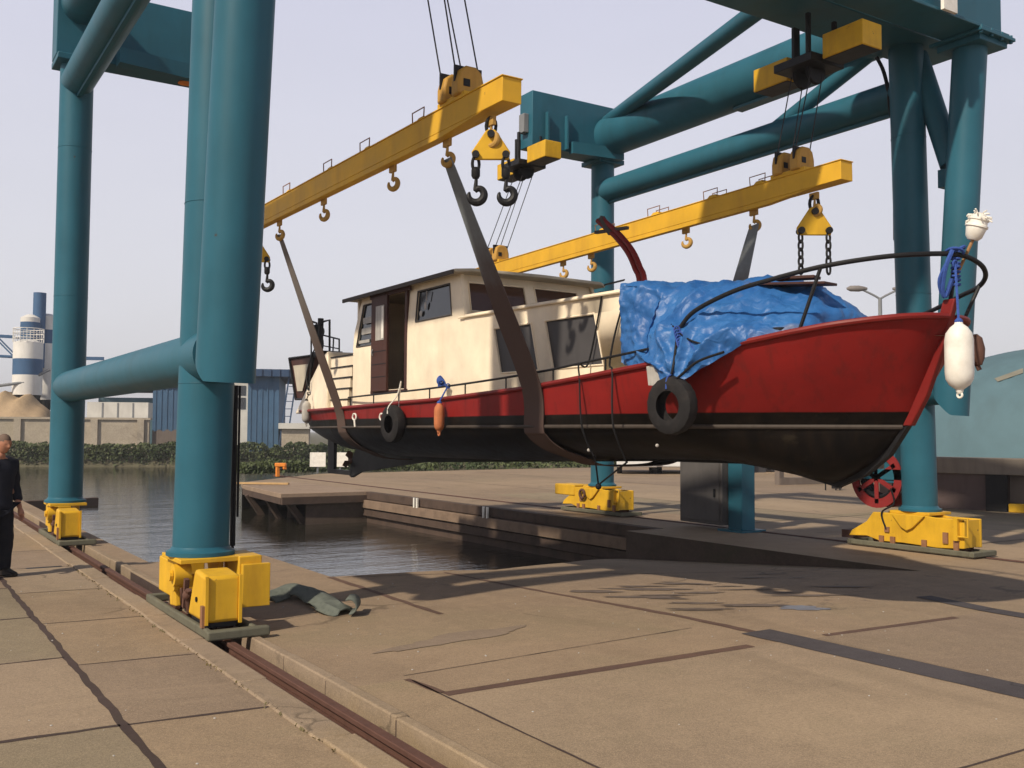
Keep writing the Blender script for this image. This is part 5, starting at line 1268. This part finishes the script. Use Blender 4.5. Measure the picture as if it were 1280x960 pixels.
stan(V((7.05, 5.93, 3.24)), sheer_pt(6.15, -1, -.1, -.08)); stan(V((8.42, 5.28, 3.12)), sheer_pt(5.36, 1, -.06, 0)); stan(V((8.95, 6.4, 2.93)), sheer_pt(6.5, 1, -.06, 0))
stan(V((XC, 5.2, 2.9)), V((XC, 5.14, 3.38)), .02)
b.build('bow_rail', M['black'], boat)
# bollard on foredeck, anchor gear
b = MB(); q = qx(974, 418, 7.0)
b.lathe((q.x, q.y, q.z-.12), (0, 0, 1), [(0, .06), (.14, .06), (.15, .075), (.18, .075)], 16); b.tube([(q.x-.12, q.y+.06, q.z), (q.x+.12, q.y-.06, q.z)], .016, 8); b.build('bollard', M['black'], boat)
q = qx(1020, 413, 7.35); b = MB(); b.lathe((q.x, q.y, q.z-.1), (0, 0, 1), [(0, .05), (.1, .05), (.12, .06)], 14); b.tube([(q.x-.12, q.y+.05, q.z), (q.x+.12, q.y-.05, q.z+.01)], .018, 8); b.build('bollard', M['black'], boat)
b = MB(); q = qx(1219, 432, 8.27); b.lathe(q+V((0, 0, .10)), (0, -.15, -1), [(0, .02), (.04, .055), (.14, .065), (.22, .05), (.28, .02)], 16); b.tube([q+V((0, .02, -.1)), q+V((.03, -.02, -.22))], .022, 8); b.tube([q+V((-.09, 0, -.10)), q+V((0, -.02, -.16)), q+V((.09, 0, -.08))], .02, 8); b.build('anchor', M['rust'], boat)
b = MB(); q = qx(822, 470, XC-1.345)
b.prism([q+V((-.035, .13, .10)), q+V((-.035, -.10, .12)), q+V((-.035, -.12, -.05)), q+V((-.035, -.06, -.10)), q+V((-.035, .10, -.09))], (.012, 0, 0)); b.build('bare_patch', M['greyfender'], hull)
# red curved davit standing through the tarp
b = MB(); dv = [(803, 357), (797, 335), (788, 315), (775, 298), (765, 288), (750, 275)]; xm = 8.05
for o in (-.05, .05):
    pp = [qx(u, v, xm)+V((0, o, 0)) for u, v in dv]; pp = [pp[0]+V((0, -.05, -1.0))]+pp; b.tube(smooth_path(pp, 4), .035, 10)
mast = b.build('davit', M['redpaint'], boat)
b = MB(); p = qx(765, 288, xm); b.bar(p+V((0, .35, .03)), p+V((0, -.32, -.02)), .05, .04); b.bar(qx(752, 272, xm), qx(764, 292, xm), .07, .06); b.build('davit_head', M['darkroof'], mast)

# ================================================================== things hung on the boat
def tyre(c, axis, Rr, r_, label, ropelen=.3, lean=V((0, 0, 0))):
    c = V(c); root = thing('tyre', label, 'tyre', c-V((0, 0, Rr+r_)), 'old tyres hung as fenders')
    ax = V(axis).normalized(); b = MB(); a = V((0, 0, 1)); nx_ = ax.cross(a).normalized(); ny_ = ax.cross(nx_)
    prof = [(-.075, -.06), (-.085, .02), (-.06, .07), (0, .085), (.06, .07), (.085, .02), (.075, -.06), (.065, -.055), (.07, .02), (.045, .055), (0, .068), (-.045, .055), (-.07, .02), (-.065, -.055)]
    k_ = r_/.085; rings = []
    for i in range(40):
        t = 2*PI*i/40; dr_ = nx_*math.cos(t)+ny_*math.sin(t); tread = .006 if i % 2 else 0
        rings.append([b.bm.verts.new(c+dr_*(Rr+v*k_+(tread if v > .05 else 0))+ax*(u*k_)) for u, v in prof])
    for i in range(40):
        A, B_ = rings[i], rings[(i+1) % 40]
        for k in range(len(prof)): b.bm.faces.new((A[k], A[(k+1) % len(prof)], B_[(k+1) % len(prof)], B_[k]))
    ty = b.build('casing', M['tyre'], root, angle=50)
    b = MB(); t0 = c+V((0, 0, Rr+.01)); b.tube(smooth_path([t0+ax*-.09*k_+V((0, 0, -.05)), t0-ax*.07*k_+V((0, 0, .06)), t0+lean*.5+V((0, 0, ropelen*.5)), t0+lean+V((0, 0, ropelen))], 5), .009, 6)
    b.tube([t0+ax*.09*k_, t0+lean+V((0, 0, ropelen))], .008, 6); b.build('rope', M['bluerope'] if ropelen < .3 else M['white'], root)
    return root
q = qx(840, 507, XC-1.44); tyre(q, (1, .12, .05), .20, .08, 'large black tyre hanging below the blue tarpaulin', .22, V((.06, 0, 0)))
q = qx(491, 530, XC-1.50); tyre(q, (1, .05, .03), .19, .085, 'black tyre hanging amidships below the wheelhouse door', .42, V((.05, -.15, 0)))

def fender(name, c, L, r_, mat, label, ropeto, tilt=V((0, 0, 0)), ropemat='bluerope'):
    c = V(c); root = thing(name, label, 'fender', c-V((0, 0, L/2)), 'boat fenders')
    ax = (V((0, 0, 1))+tilt).normalized()
    b = MB(); b.lathe(c-ax*L/2, ax, [(0, .018), (.02, .03), (.035, .03), (L*.12, r_*.72), (L*.2, r_*.95), (L*.3, r_), (L*.72, r_), (L*.82, r_*.9), (L*.9, r_*.6), (L-.035, .035), (L-.01, .03), (L, .02)], 24)
    b.torus(c-ax*(L/2+.01), (1, 0, 0), .022, .010, 12, 6)
    b.build('body', M[mat], root)
    b = MB(); b.lathe(c+ax*(L/2-.035), ax, [(0, .032), (.03, .034), (.05, .015)], 12); b.build('eye_cap', M['bluerope'] if ropemat == 'bluerope' else M['black'], root)
    b = MB(); b.tube([c+ax*L/2, V(ropeto)], .011, 6)
    if (c.z+L/2) < V(ropeto).z-.0:
        t = V(ropeto); b.torus(t, (0, 1, 0), .03, .010, 10, 6)
    b.build('rope', M[ropemat], root)
    return root
cf = qx(1199, 446, 7.62); fender('white_fender', cf, .62, .115, 'white', 'big white fender hanging at the stem from a blue rope', qx(1194, 330, 7.75))
cf = qx(549, 520, XC-1.50); fender('orange_fender', cf+V((0, 0, -.02)), .42, .07, 'orangebuoy', 'faded orange fender hanging against the red topside', sheer_pt(cf.y, -1, -.03, .17))
cf = qx(383, 515, 6.75); fender('grey_fender', cf, .46, .085, 'greyfender', 'grey fender hanging at the stern quarter', qx(386, 492, 6.85), ropemat='cable')
# blue rope coiled on the bow post
b = MB(); 
for k in range(7): b.torus((XC, 5.145, 3.05+k*.038), (0, .15*math.sin(k*2), 1), .032, .012, 14, 6)
b.torus((XC-.02, 5.14, 3.33), (.4, .2, 1), .07, .014, 16, 6); b.torus((XC+.02, 5.13, 3.35), (-.3, .5, 1), .06, .014, 16, 6)
b.tube(smooth_path([(XC-.08, 5.12, 3.34), (XC-.13, 5.15, 3.2), (XC-.11, 5.2, 3.02), (XC-.07, 5.2, 2.95), (XC-.06, 5.14, 3.1)], 5), .02, 6)
b.tube(smooth_path([(XC-.10, 5.12, 3.30), (XC-.15, 5.2, 3.1), (XC-.10, 5.22, 2.98)], 5), .016, 6)
tag(b.build('rope_coil', M['bluerope']), 'blue rope wound round the black post at the stem head', 'rope')
b = MB(); p = qx(549, 474, XC-1.35)
for k in range(5): b.torus(p+V((0, -.02*k, -.015*k)), (.3*k-.5, .8, .4), .045, .012, 12, 6)
b.tube([p, p+V((.0, .02, -.12))], .012, 6); b.tube([p, p+V((-.02, -.1, -.06))], .01, 6)
tag(b.build('rope_knot', M['bluerope']), 'blue rope knotted round the side rail above the orange fender', 'rope')
# mop leaning out over the bow rail
p0 = qx(1200, 335, 7.95); p1 = qx(1216, 300, 7.98); p2 = qx(1224, 272, 8.0)
root = thing('mop', 'white string mop with wooden handle stuck up at the stem', 'mop', p0)
b = MB(); b.tube([p0+(p0-p1)*.9, p0, p1, p2], .014, 8); b.build('handle', M['stick'], root)
b = MB(); ax = (p2-p1).normalized(); b.lathe(p1, ax, [(0, .045), (.03, .07), (.10, .085), (.17, .08), (.22, .06), (.24, .02)], 16)
b.torus(p1+ax*.12, ax, .082, .016, 16, 6); b.torus(p1+ax*.18, ax, .078, .014, 16, 6); rr_ = random.Random(5)
for k in range(26):
    d = V((rr_.uniform(-1, 1), rr_.uniform(-1, 1), rr_.uniform(-.2, 1))).normalized(); s_ = p1+ax*.19; b.tube([s_, s_+d*.07, s_+d*.11+V((0, 0, -.02))], .007, 5)
b.build('mop_head', M['white'], root)
# black lashing line over cabin side in front of the tarp
b = MB(); X_ = tx(8.9)-.02
b.tube(smooth_path([qx(785, 363, tx(8.2)), V((tx(8.7), 8.7, 3.30)), qx(752, 368, tx(8.7)-.02), qx(748, 395, X_), qx(735, 455, X_-.03), sheer_pt(8.75, -1, .0, .15), sheer_pt(8.7, -1, .03, -.02), V((XC-1.44, 8.65, 2.0)), V((XC-1.42, 8.62, 1.75)), V((XC-1.3, 8.6, 1.5))], 6), .011, 6)
b.tube(smooth_path([qx(780, 375, tx(8.3)-.03), qx(768, 420, tx(8.3)-.05), qx(762, 455, 6.5), sheer_pt(8.15, -1, .03, -.0), V((XC-1.44, 8.1, 2.0)), V((XC-1.42, 8.08, 1.75)), V((XC-1.25, 8.1, 1.45))], 6), .011, 6)
tag(b.build('lashing_line', M['cable']), 'two thin black lines dropping from the cabin roof down the red side', 'rope')
b = MB(); q1 = V((XC-1.2, 8.62, 1.45)); q2 = qx(742, 612, XC-.6)
b.tube([V((XC-1.28, 8.60, 1.5)), qx(748, 606, XC-1.1)], .010, 6); b.tube([V((XC-1.24, 8.1, 1.45)), qx(748, 606, XC-1.1)], .010, 6); b.ball(qx(748, 608, XC-1.1), .035)
tag(b.build('hanging_line', M['cable']), 'black line hanging in a V below the hull amidships', 'rope')

# ---- slings
def belt(pts, w, wdir, mat, label, name='lifting_sling', th=.012):
    b = MB(); pts = smooth_path(pts, 5); wd = V(wdir).normalized(); prev = None; n = len(pts)
    for i, p in enumerate(pts):
        d = (pts[min(i+1, n-1)]-pts[max(i-1, 0)]).normalized(); s_ = (wd-d*wd.dot(d)).normalized(); nn_ = s_.cross(d).normalized()
        edge_ = min(i, n-1-i); ww = w/2*min(1, .42+edge_*.055)
        cur = [b.bm.verts.new(p+s_*ww*a_+nn_*th/2*c_) for a_, c_ in ((-1, -1), (1, -1), (1, 1), (-1, 1))]
        if prev:
            for k in range(4): b.bm.faces.new((prev[k], prev[(k+1) % 4], cur[(k+1) % 4], cur[k]))
        else: b.bm.faces.new(cur[::-1])
        prev = cur
    b.bm.faces.new(prev)
    return tag(b.build(name, mat, angle=60), label, 'lifting sling', 'webbing slings under the hull')
def hull_under(y_):
    """outer girth points of the hull at station y, from near rubbing strake under the keel to the far one"""
    bw = interp(WL, y_)[0]; zk = interp(KEEL, y_)[0]; out = []
    for k in range(0, 13):
        a_ = k/12*PI; c_ = math.cos(a_); s_ = math.sin(a_); br = math.copysign(abs(c_)**.75, c_)*bw; z = 1.82-(1.82-zk)*abs(s_)**1.25
        out.append(V((XC-br*1.015, y_, z-.02-(.05 if abs(c_) < .3 else 0))))
    return out
for yt, yh, mat, lb, w in ((9.66, 9.62, M['sling_mid'], 'broad grey sling turning rusty brown, crossing the wheelhouse and hull amidships', .40), (15.15, 15.55, M['sling_aft'], 'narrow brown sling passing under the hull near the stern', .33)):
    gn = sheer_pt(yh, -1, .035); gf = sheer_pt(yh, 1, .035)
    topn = V((X1, yt, ZB-.38+.01*(yt-8))); topf = V((X2, yt+.45, ZB-.38-.017*(yt-8)))
    pts = [topn, topn.lerp(gn, .33), topn.lerp(gn, .66), gn]+[p for p in hull_under(yh)]+[gf, gf.lerp(topf, .33), gf.lerp(topf, .66), topf]
    belt(pts, w, (0, 1, 0), mat, lb)

# ---- tarpaulin
def tarp():
    sec = [  # y, near-bottom (x,z), near-shoulder (x,z), crest z, far shoulder x
                (8.27, (6.68, 2.50), (6.66, 3.33), 3.38, 8.98),
        (8.1, (6.62, 2.44), (6.68, 3.32), 3.42, 8.98),
        (7.95, (6.56, 2.43), (6.72, 3.28), 3.42, 8.95),
        (7.7, (6.50, 2.42), (6.79, 3.20), 3.42, 8.85),
        (7.45, (6.42, 2.31), (6.83, 3.15), 3.42, 8.8),
        (7.2, (6.42, 2.20), (6.88, 3.08), 3.39, 8.75),
        (7.0, (6.48, 2.30), (6.93, 3.02), 3.35, 8.7),
        (6.75, (6.58, 2.44), (6.98, 2.96), 3.29, 8.6),
        (6.5, (6.78, 2.62), (7.06, 2.90), 3.20, 8.55),
        (6.36, (6.90, 2.60), (7.12, 2.86), 3.10, 8.45),
        (6.24, (7.02, 2.58), (7.24, 2.76), 2.90, 8.3),
        (6.14, (7.12, 2.55), (7.36, 2.60), 2.64, 8.2)]
    rows_ = [(-y_, a[0], a[1], c[0], c[1], z, xf) for y_, a, c, z, xf in sec]
    NU, NV = 150, 110; b = MB(); g = []
    for i in range(NU+1):
        yk = lerp(-8.27, -6.14, i/NU); nbx, nbz, shx, shz, cz, xf = interp(rows_, yk); y_ = -yk; row = []
        for j in range(NV+1):
            v = j/NV
            if v < .40: t = v/.40; p = V((lerp(nbx, shx, t**(2.4 if y_ < 7.75 else 1.2)), y_, lerp(nbz, shz, t)))
            elif v < .82:
                t = (v-.40)/.42; p = V((lerp(shx, xf, t), y_, lerp(shz, shz-.05, t)+(cz-shz)*math.sin(PI*min(1, t*1.05))**.7 if t < .95 else shz-.05))
            else: t = (v-.82)/.18; p = V((lerp(xf, xf+.15, t), y_, lerp(shz-.05, 2.4, t)))
            row.append(p)
        g.append(row)
    tie = V((6.43, 7.2, 2.25)); tie2 = V((6.55, 7.95, 2.45))
    vv = []
    for i in range(NU+1):
        r_ = []
        for j in range(NV+1):
            p = g[i][j]; a = g[max(i-1, 0)][j]; c = g[min(i+1, NU)][j]; d = g[i][max(j-1, 0)]; e_ = g[i][min(j+1, NV)]
            n_ = (c-a).cross(e_-d); n_ = n_.normalized() if n_.length > 1e-9 else V((0, 0, 1))
            if n_.x > 0 and j < NV*.4: n_ = -n_
            if n_.z < 0 and j >= NV*.4: n_ = -n_
            amp = .055; q = p*1.0
            f = noise.ridged_multi_fractal(V((q.x*1.3+3, q.y*2.0, q.z*1.9)), .85, 2.1, 5, 1., 2.)-1.2
            f2 = noise.noise(q*9+V((0, 0, noise.noise(q*3)*4)))
            # folds radiating from the lashing point
            w_ = p-tie; ang = math.atan2(w_.z, -w_.y+.001); dist = w_.length
            fold = (1-abs(math.sin(ang*5+noise.noise(q*1.7)*1.8)))**2*min(1, dist*2.2)*math.exp(-dist*.8)
            edge_ = min(1, j/5, (NV-j)/5)
            sag = -.05*math.sin(max(0, min(1, (8.3-q.y)/2))*PI)*abs(math.sin(q.x*3+q.y*1.3)); off = (f*amp*.95+f2*.012+fold*.13+sag+(noise.ridged_multi_fractal(V((q.x*4.2, q.y*5.1+2, q.z*4.2)), .8, 2., 3, 1., 2.)-1.2)*.017)
            p2 = p+n_*off
            if i in (0,): p2 = p+n_*.01
            r_.append(b.bm.verts.new(p2))
        vv.append(r_)
    for i in range(NU):
        for j in range(NV): b.bm.faces.new((vv[i][j], vv[i+1][j], vv[i+1][j+1], vv[i][j+1]))
    o = b.build('tarpaulin', M['tarp'], angle=70)
    return tag(o, 'crumpled bright blue tarpaulin tied over the foredeck hatch', 'tarpaulin')
tarp()
# loose planks on top of the tarp
b = MB(); q = qx(988, 352, 7.4); b.bar(q+V((-.02, .45, .02)), q+V((.1, -.40, -.06)), .22, .025); b.bar(q+V((.05, .15, .05)), q+V((.15, -.2, .03)), .16, .03); b.ball(q+V((0, .1, .05)), .06, sz=(1, 1.6, .6))
tag(b.build('planks', M['wood'], bevel=.004), 'brown scrap boards lying on top of the blue tarpaulin', 'boards')
# black rope over the tarp
b = MB(); b.tube(smooth_path([V((6.60, 7.30, 2.80)), qx(842, 455, 6.42), qx(838, 478, 6.40), qx(850, 470, 6.38), qx(872, 452, 6.45), qx(905, 440, 6.55)], 5), .013, 6)
b.tube(smooth_path([qx(838, 405, 6.6), qx(862, 425, 6.52), qx(895, 432, 6.6), qx(930, 428, 6.75)], 5), .010, 6)
tag(b.build('tarp_rope', M['cable']), 'black rope tying the tarpaulin to the near bow rail', 'rope')
b = MB(); q = qx(848, 412, 6.55)
for k in range(6): b.torus(q+V((-.02, -.01*k, -.03*k)), (.4, .8, .3*math.sin(k)), .03, .009, 10, 5)
b.tube(smooth_path([q, q+V((-.02, -.16, -.12)), q+V((.0, -.3, -.3))], 4), .008, 5)
tag(b.build('rope_tie', M['bluerope']), 'violet-blue cord knotted on the bend of the bow rail over the tarpaulin', 'rope')

# ================================================================== loose sling on the ground
def fold():
    b = MB(); base = [qz(330, 752), qz(362, 747), qz(392, 752), qz(418, 765), qz(432, 768)]
    zz = [.03, .10, .09, .06, .02]; L = []
    P = smooth_path([V((p.x, p.y, z)) for p, z in zip(base, zz)], 8); n = len(P)
    prev = None
    for i, p in enumerate(P):
        d = (P[min(i+1, n-1)]-P[max(i-1, 0)]); d.z = 0; d.normalize(); s_ = V((-d.y, d.x, 0)); w = .16+.04*noise.noise(p*5)
        row = []
        for k in range(9):
            t = -1+k/4; h = .025*noise.noise(V((p.x*6, p.y*6, k*.7)))+.03*math.cos(t*2.2)-.05*abs(t)**2*(p.z*5 if p.z > .05 else .3)
            row.append(b.bm.verts.new(p+s_*w*t+V((0, 0, max(h, -p.z+.004)))))
        if prev:
            for k in range(8): b.bm.faces.new((prev[k], prev[k+1], row[k+1], row[k]))
        prev = row
    # curled-up loop at the near end
    q = qz(441, 768); w = (qz(430, 772)-qz(446, 762)).normalized()
    q0 = P[-1]; dr_ = (q-q0); dr_.z = 0; dr_.normalize(); sdir = V((-dr_.y, dr_.x, 0)); prev = None
    for k in range(13):
        a_ = -PI/2+k/12*PI*1.15; c = q0+dr_*(.05+math.cos(a_)*.07)+V((0, 0, .075+math.sin(a_)*.07)); cur = (b.bm.verts.new(c-sdir*.15), b.bm.verts.new(c+sdir*.15))
        if prev: b.bm.faces.new((prev[0], prev[1], cur[1], cur[0]))
        prev = cur
    o = b.build('loose_sling', M['webbing'], solid=.014)
    return tag(o, 'grey-green webbing sling dropped on the concrete beside the near left bogie', 'lifting sling')
fold()

# ================================================================== person at the left edge
def skinmesh(nodes, edges, root_i=0, sub=2):
    me = bpy.data.meshes.new('tmp'); me.from_pydata([n[0] for n in nodes], edges, []); o = bpy.data.objects.new('tmp', me); COL.objects.link(o)
    o.modifiers.new('s', 'SKIN')
    for i, n in enumerate(nodes):
        v = me.skin_vertices[0].data[i]; r_ = n[1]; v.radius = (r_, r_) if not isinstance(r_, tuple) else r_; v.use_root = (i == root_i)
    md = o.modifiers.new('u', 'SUBSURF'); md.levels = sub; md.render_levels = sub
    dg = bpy.context.evaluated_depsgraph_get(); dg.update(); ev = bpy.data.meshes.new_from_object(o.evaluated_get(dg)); bpy.data.objects.remove(o); return ev
def person():
    foot = qz(-8, 722); px_, py_ = foot.x, foot.y
    fwd = V((cR.x, cR.y, 0)).normalized()*.90+V((cF.x, cF.y, 0)).normalized()*(-.45); fwd.normalize()     # faces right, a little to the camera
    side = V((-fwd.y, fwd.x, 0))       # his left
    def P(f, s_, z): return V((px_, py_, 0))+fwd*(f+.05*max(0, z-1))+side*s_+V((0, 0, z*.955))
    root = thing('person', 'man in dark navy work clothes with close-cropped hair standing at the left edge', 'person', (px_, py_, 0))
    def add(me, name, mat):
        o0 = V(root.location)
        for v in me.vertices: v.co -= o0
        me.materials.clear()
        me.materials.append(mat)
        for p in me.polygons: p.use_smooth = True; p.material_index = 0
        o = bpy.data.objects.new(name, me); COL.objects.link(o); o.parent = root; return o
    # skeleton
    pelvis = P(0, 0, .93)
    N = [(pelvis, (.14, .12)), (P(.0, 0, 1.08), (.13, .11)), (P(.01, 0, 1.25), (.15, .12)), (P(.0, 0, 1.40), (.13, .10)), (P(.02, 0, 1.485), .06), (P(.045, 0, 1.56), .058),
         (P(-.02, .19, 1.40), .062), (P(-.05, .25, 1.14), .046), (P(.08, .24, .90), .034), (P(.12, .235, .84), .03),
         (P(-.02, -.19, 1.40), .062), (P(-.04, -.26, 1.14), .046), (P(.12, -.24, .93), .034), (P(.17, -.225, .88), .03),
         (P(0, .10, .86), .098), (P(.03, .12, .50), .062), (P(-.02, .13, .11), .042), (P(.06, .14, .045), .036), (P(.16, .15, .035), .03),
         (P(0, -.10, .86), .098), (P(.05, -.12, .50), .062), (P(.03, -.13, .11), .042), (P(.11, -.14, .045), .036), (P(.21, -.15, .035), .03)]
    E = [(0, 1), (1, 2), (2, 3), (3, 4), (4, 5), (3, 6), (6, 7), (7, 8), (8, 9), (3, 10), (10, 11), (11, 12), (12, 13), (0, 14), (14, 15), (15, 16), (16, 17), (17, 18), (0, 19), (19, 20), (20, 21), (21, 22), (22, 23)]
    body = skinmesh(N, E, 0)
    b = MB(); b.bm.from_mesh(body)
    # head
    hc = P(.075, 0, 1.655)
    head = bmesh.new(); bmesh.ops.create_uvsphere(head, u_segments=32, v_segments=24, radius=1)
    tilt = Matrix.Rotation(.28, 3, side)
    for v in head.verts:
        x, y_, z = v.co      # x forward, y side, z up
        if z < 0: y_ *= 1-.22*(-z); x *= (1-.10*(-z)) if x > 0 else (1-.25*(-z))
        if x > 0: x *= .94
        # brow, nose, chin
        X, Y, Z = x*.100, y_*.076, z*.118
        g_ = lambda cy, cz, sy, sz: math.exp(-((Y-cy)/sy)**2-((Z-cz)/sz)**2)
        if x > .2:
            X += .022*g_(0, -.018, .012, .020)+.010*g_(0, .002, .010, .02)+.006*g_(0, .022, .05, .010)-.008*g_(.03, .006, .014, .010)-.008*g_(-.03, .006, .014, .010)+.009*g_(0, -.085, .03, .018)+.006*g_(0, -.055, .02, .006)-.004*g_(0, -.061, .022, .003)
        w_ = tilt @ V((0, 0, 0)) if False else None
        L = fwd*X+side*Y+V((0, 0, Z)); ca, sa = math.cos(.22), math.sin(.22)
        L = fwd*(X*ca+Z*sa)+side*Y+V((0, 0, Z*ca-X*sa)); v.co = hc+L
    tmp = bpy.data.meshes.new('h'); head.to_mesh(tmp); head.free(); b.bm.from_mesh(tmp)
    for s_ in (-1, 1):       # ears
        b.ball(hc+side*s_*.076+fwd*-.005+V((0, 0, -.005)), .03, 12, 8, (.55, .35, 1))
    # hands: palm plus five curled fingers each
    for (wr, sgn) in ((P(.12, .235, .84), 1), (P(.17, -.225, .88), -1)):
        dn = V((0, 0, -1))*.9+fwd*.35; dn.normalize(); inw = -side*sgn
        b.tube([wr, wr+dn*.04, wr+dn*.085], [.026, .036, .034], 12)
        for k, Lf in enumerate((.065, .075, .07, .055)):
            r0_ = wr+dn*.08+fwd*(.030-.02*k)
            b.tube(smooth_path([r0_-dn*.03, r0_+dn*Lf*.45, r0_+dn*Lf*.8+inw*.015, r0_+dn*Lf+inw*.035], 3), [.0095]*7+[.009, .008, .007], 8)
        t0 = wr+dn*.03+fwd*.03; b.tube(smooth_path([t0-fwd*.02, t0+fwd*.02+dn*.03+inw*.01, t0+fwd*.025+dn*.06+inw*.02], 3), [.012]*4+[.011, .010, .009], 8)
    me = bpy.data.meshes.new('body'); bmesh.ops.recalc_face_normals(b.bm, faces=b.bm.faces); b.bm.to_mesh(me); b.bm.free()
    o = bpy.data.objects.new('tmpb', me); COL.objects.link(o); md = o.modifiers.new('r', 'REMESH'); md.mode = 'VOXEL'; md.voxel_size = .0055
    md2 = o.modifiers.new('sm', 'SMOOTH'); md2.iterations = 2; md2.factor = .4
    dg = bpy.context.evaluated_depsgraph_get(); dg.update(); bm_ = bpy.data.meshes.new_from_object(o.evaluated_get(dg)); bpy.data.objects.remove(o)
    add(bm_, 'body', M['skin'])
    # hair cap
    b = MB(); c = hc; 
    hb = bmesh.new(); bmesh.ops.create_uvsphere(hb, u_segments=24, v_segments=18, radius=1)
    for v in list(hb.verts):
        x, y_, z = v.co
        if z < -.25+.75*max(0, x+.1): hb.verts.remove(v); continue
        X, Y, Z = (x*.94 if x > 0 else x)*.102, y_*.078, z*.1205; ca, sa = math.cos(.22), math.sin(.22); v.co = hc+fwd*(X*ca+Z*sa)+side*Y+V((0, 0, Z*ca-X*sa))
    tmp = bpy.data.meshes.new('hair'); hb.to_mesh(tmp); hb.free(); add(tmp, 'hair', M['hair'])
    # jacket
    J = [(P(0, 0, .80), (.20, .17)), (P(0, 0, .92), (.195, .165)), (P(0, 0, 1.05), (.185, .16)), (P(.01, 0, 1.24), (.195, .15)), (P(-.005, 0, 1.395), (.155, .12)), (P(.02, 0, 1.50), (.085, .08)),
         (P(-.02, .205, 1.395), .085), (P(-.055, .27, 1.14), .068), (P(.07, .25, .92), .052),
         (P(-.02, -.205, 1.395), .085), (P(-.045, -.28, 1.14), .068), (P(.11, -.25, .95), .052)]
    jm = skinmesh(J, [(0, 1), (1, 2), (2, 3), (3, 4), (4, 5), (4, 6), (6, 7), (7, 8), (4, 9), (9, 10), (10, 11)], 0)
    for v in jm.vertices: 
        n_ = noise.noise(v.co*9)*.012+noise.noise(v.co*V((22, 22, 9)) if False else V((v.co.x*20, v.co.y*20, v.co.z*9)))*.006; v.co += v.normal*n_
    add(jm, 'jacket', M['navy'])
    T = [(P(0, 0, .98), (.175, .15)), (P(.0, .10, .82), .118), (P(.03, .125, .50), .092), (P(-.015, .135, .14), .078), (P(-.01, .135, .07), .080), (P(.0, -.10, .82), .118), (P(.05, -.125, .50), .092), (P(.035, -.135, .14), .078), (P(.04, -.135, .07), .080)]
    tm = skinmesh(T, [(0, 1), (1, 2), (2, 3), (3, 4), (0, 5), (5, 6), (6, 7), (7, 8)], 0)
    for v in tm.vertices: v.co += v.normal*(noise.noise(V((v.co.x*16, v.co.y*16, v.co.z*12)))*.012)
    add(tm, 'trousers', M['navy2'])
    for f0, s_ in ((-.03, .14), (.03, -.14)):
        b = MB(); pr = [(-.09, 0), (.21, 0), (.225, .03), (.20, .055), (.10, .085), (.04, .12), (-.08, .12), (-.10, .05)]
        for k in range(1): b.prism([P(f0+a_, s_-.048, z+.004) for a_, z in pr], side*.096)
        b.build('shoe', M['shoe'], root, bevel=.022, angle=60)
    # white chest strip and belt items
    b = MB(); q = P(.13, -.09, 1.33); b.bar(q, q+V((0, 0, .10))+fwd*-.02, .03, .008); b.build('name_strip', M['greyfender'], root)
person()
# open slab pocket next to him
b = MB(); p = qz(55, 709.5); d = (qz(74, 708.5)-qz(37, 711)).normalized(); n_ = V((-d.y, d.x, 0)); L = .42
b.quad(p-d*L/2-n_*.05+V((0, 0, .0045)), p+d*L/2-n_*.05+V((0, 0, .0045)), p+d*L/2+n_*.05+V((0, 0, .0045)), p-d*L/2+n_*.05+V((0, 0, .0045)))
b.build('drain_slot', M['black'], kind='structure', smooth=False)

# weeds and chips along the kerbs and small stones
rnd = random.Random(11); b = MB()
for _ in range(260):
    y_ = rnd.uniform(3.5, 14)**1.0; x = 2.165+rnd.gauss(0, .015); s_ = rnd.uniform(.006, .018); ax_ = V((rnd.uniform(-1, 1), rnd.uniform(-1, 1), .8)).normalized(); t = ax_.orthogonal().normalized()*s_; q = ax_.cross(t)*.5
    p = V((x, y_, .012)); b.quad(p-t, p-q, p+t, p+q)
b.build('kerb_weeds', M['weed'], kind='stuff', smooth=False)
b = MB(); rnd = random.Random(12)
for _ in range(420):
    x = rnd.choice((rnd.uniform(2.9, 9), rnd.uniform(-2, 2.1), 2.73+rnd.random()*.06)); y_ = rnd.uniform(3.2, 13); s_ = rnd.uniform(.003, .009)
    if 4.6 < x and y_ > 11: continue
    z = ramp_z(x, y_) if 6 <= x <= 11.4 else 0; b.ball((x, y_, z+s_*.4), s_, 6, 4, (1, rnd.uniform(.6, 1.3), .6))
b.build('gravel_chips', M['greyfender'], kind='stuff', smooth=False)

# ================================================================== haze
hz = NT('haze_air'); hz.t.nodes.remove(hz.b)
pv = hz.n('ShaderNodeVolumePrincipled'); pv.inputs['Density'].default_value = .0007; pv.inputs['Color'].default_value = (.90, .92, .97, 1)
for nd in hz.t.nodes:
    if nd.type == 'OUTPUT_MATERIAL': hz.l(pv.outputs[0], nd.inputs['Volume'])
USE_HAZE = True
if USE_HAZE:
    b = MB(); b.box(-950, 950, -80, 1650, -3, 60); b.build('haze', hz.m, kind='stuff', smooth=False, origin=(0, 0, 0))
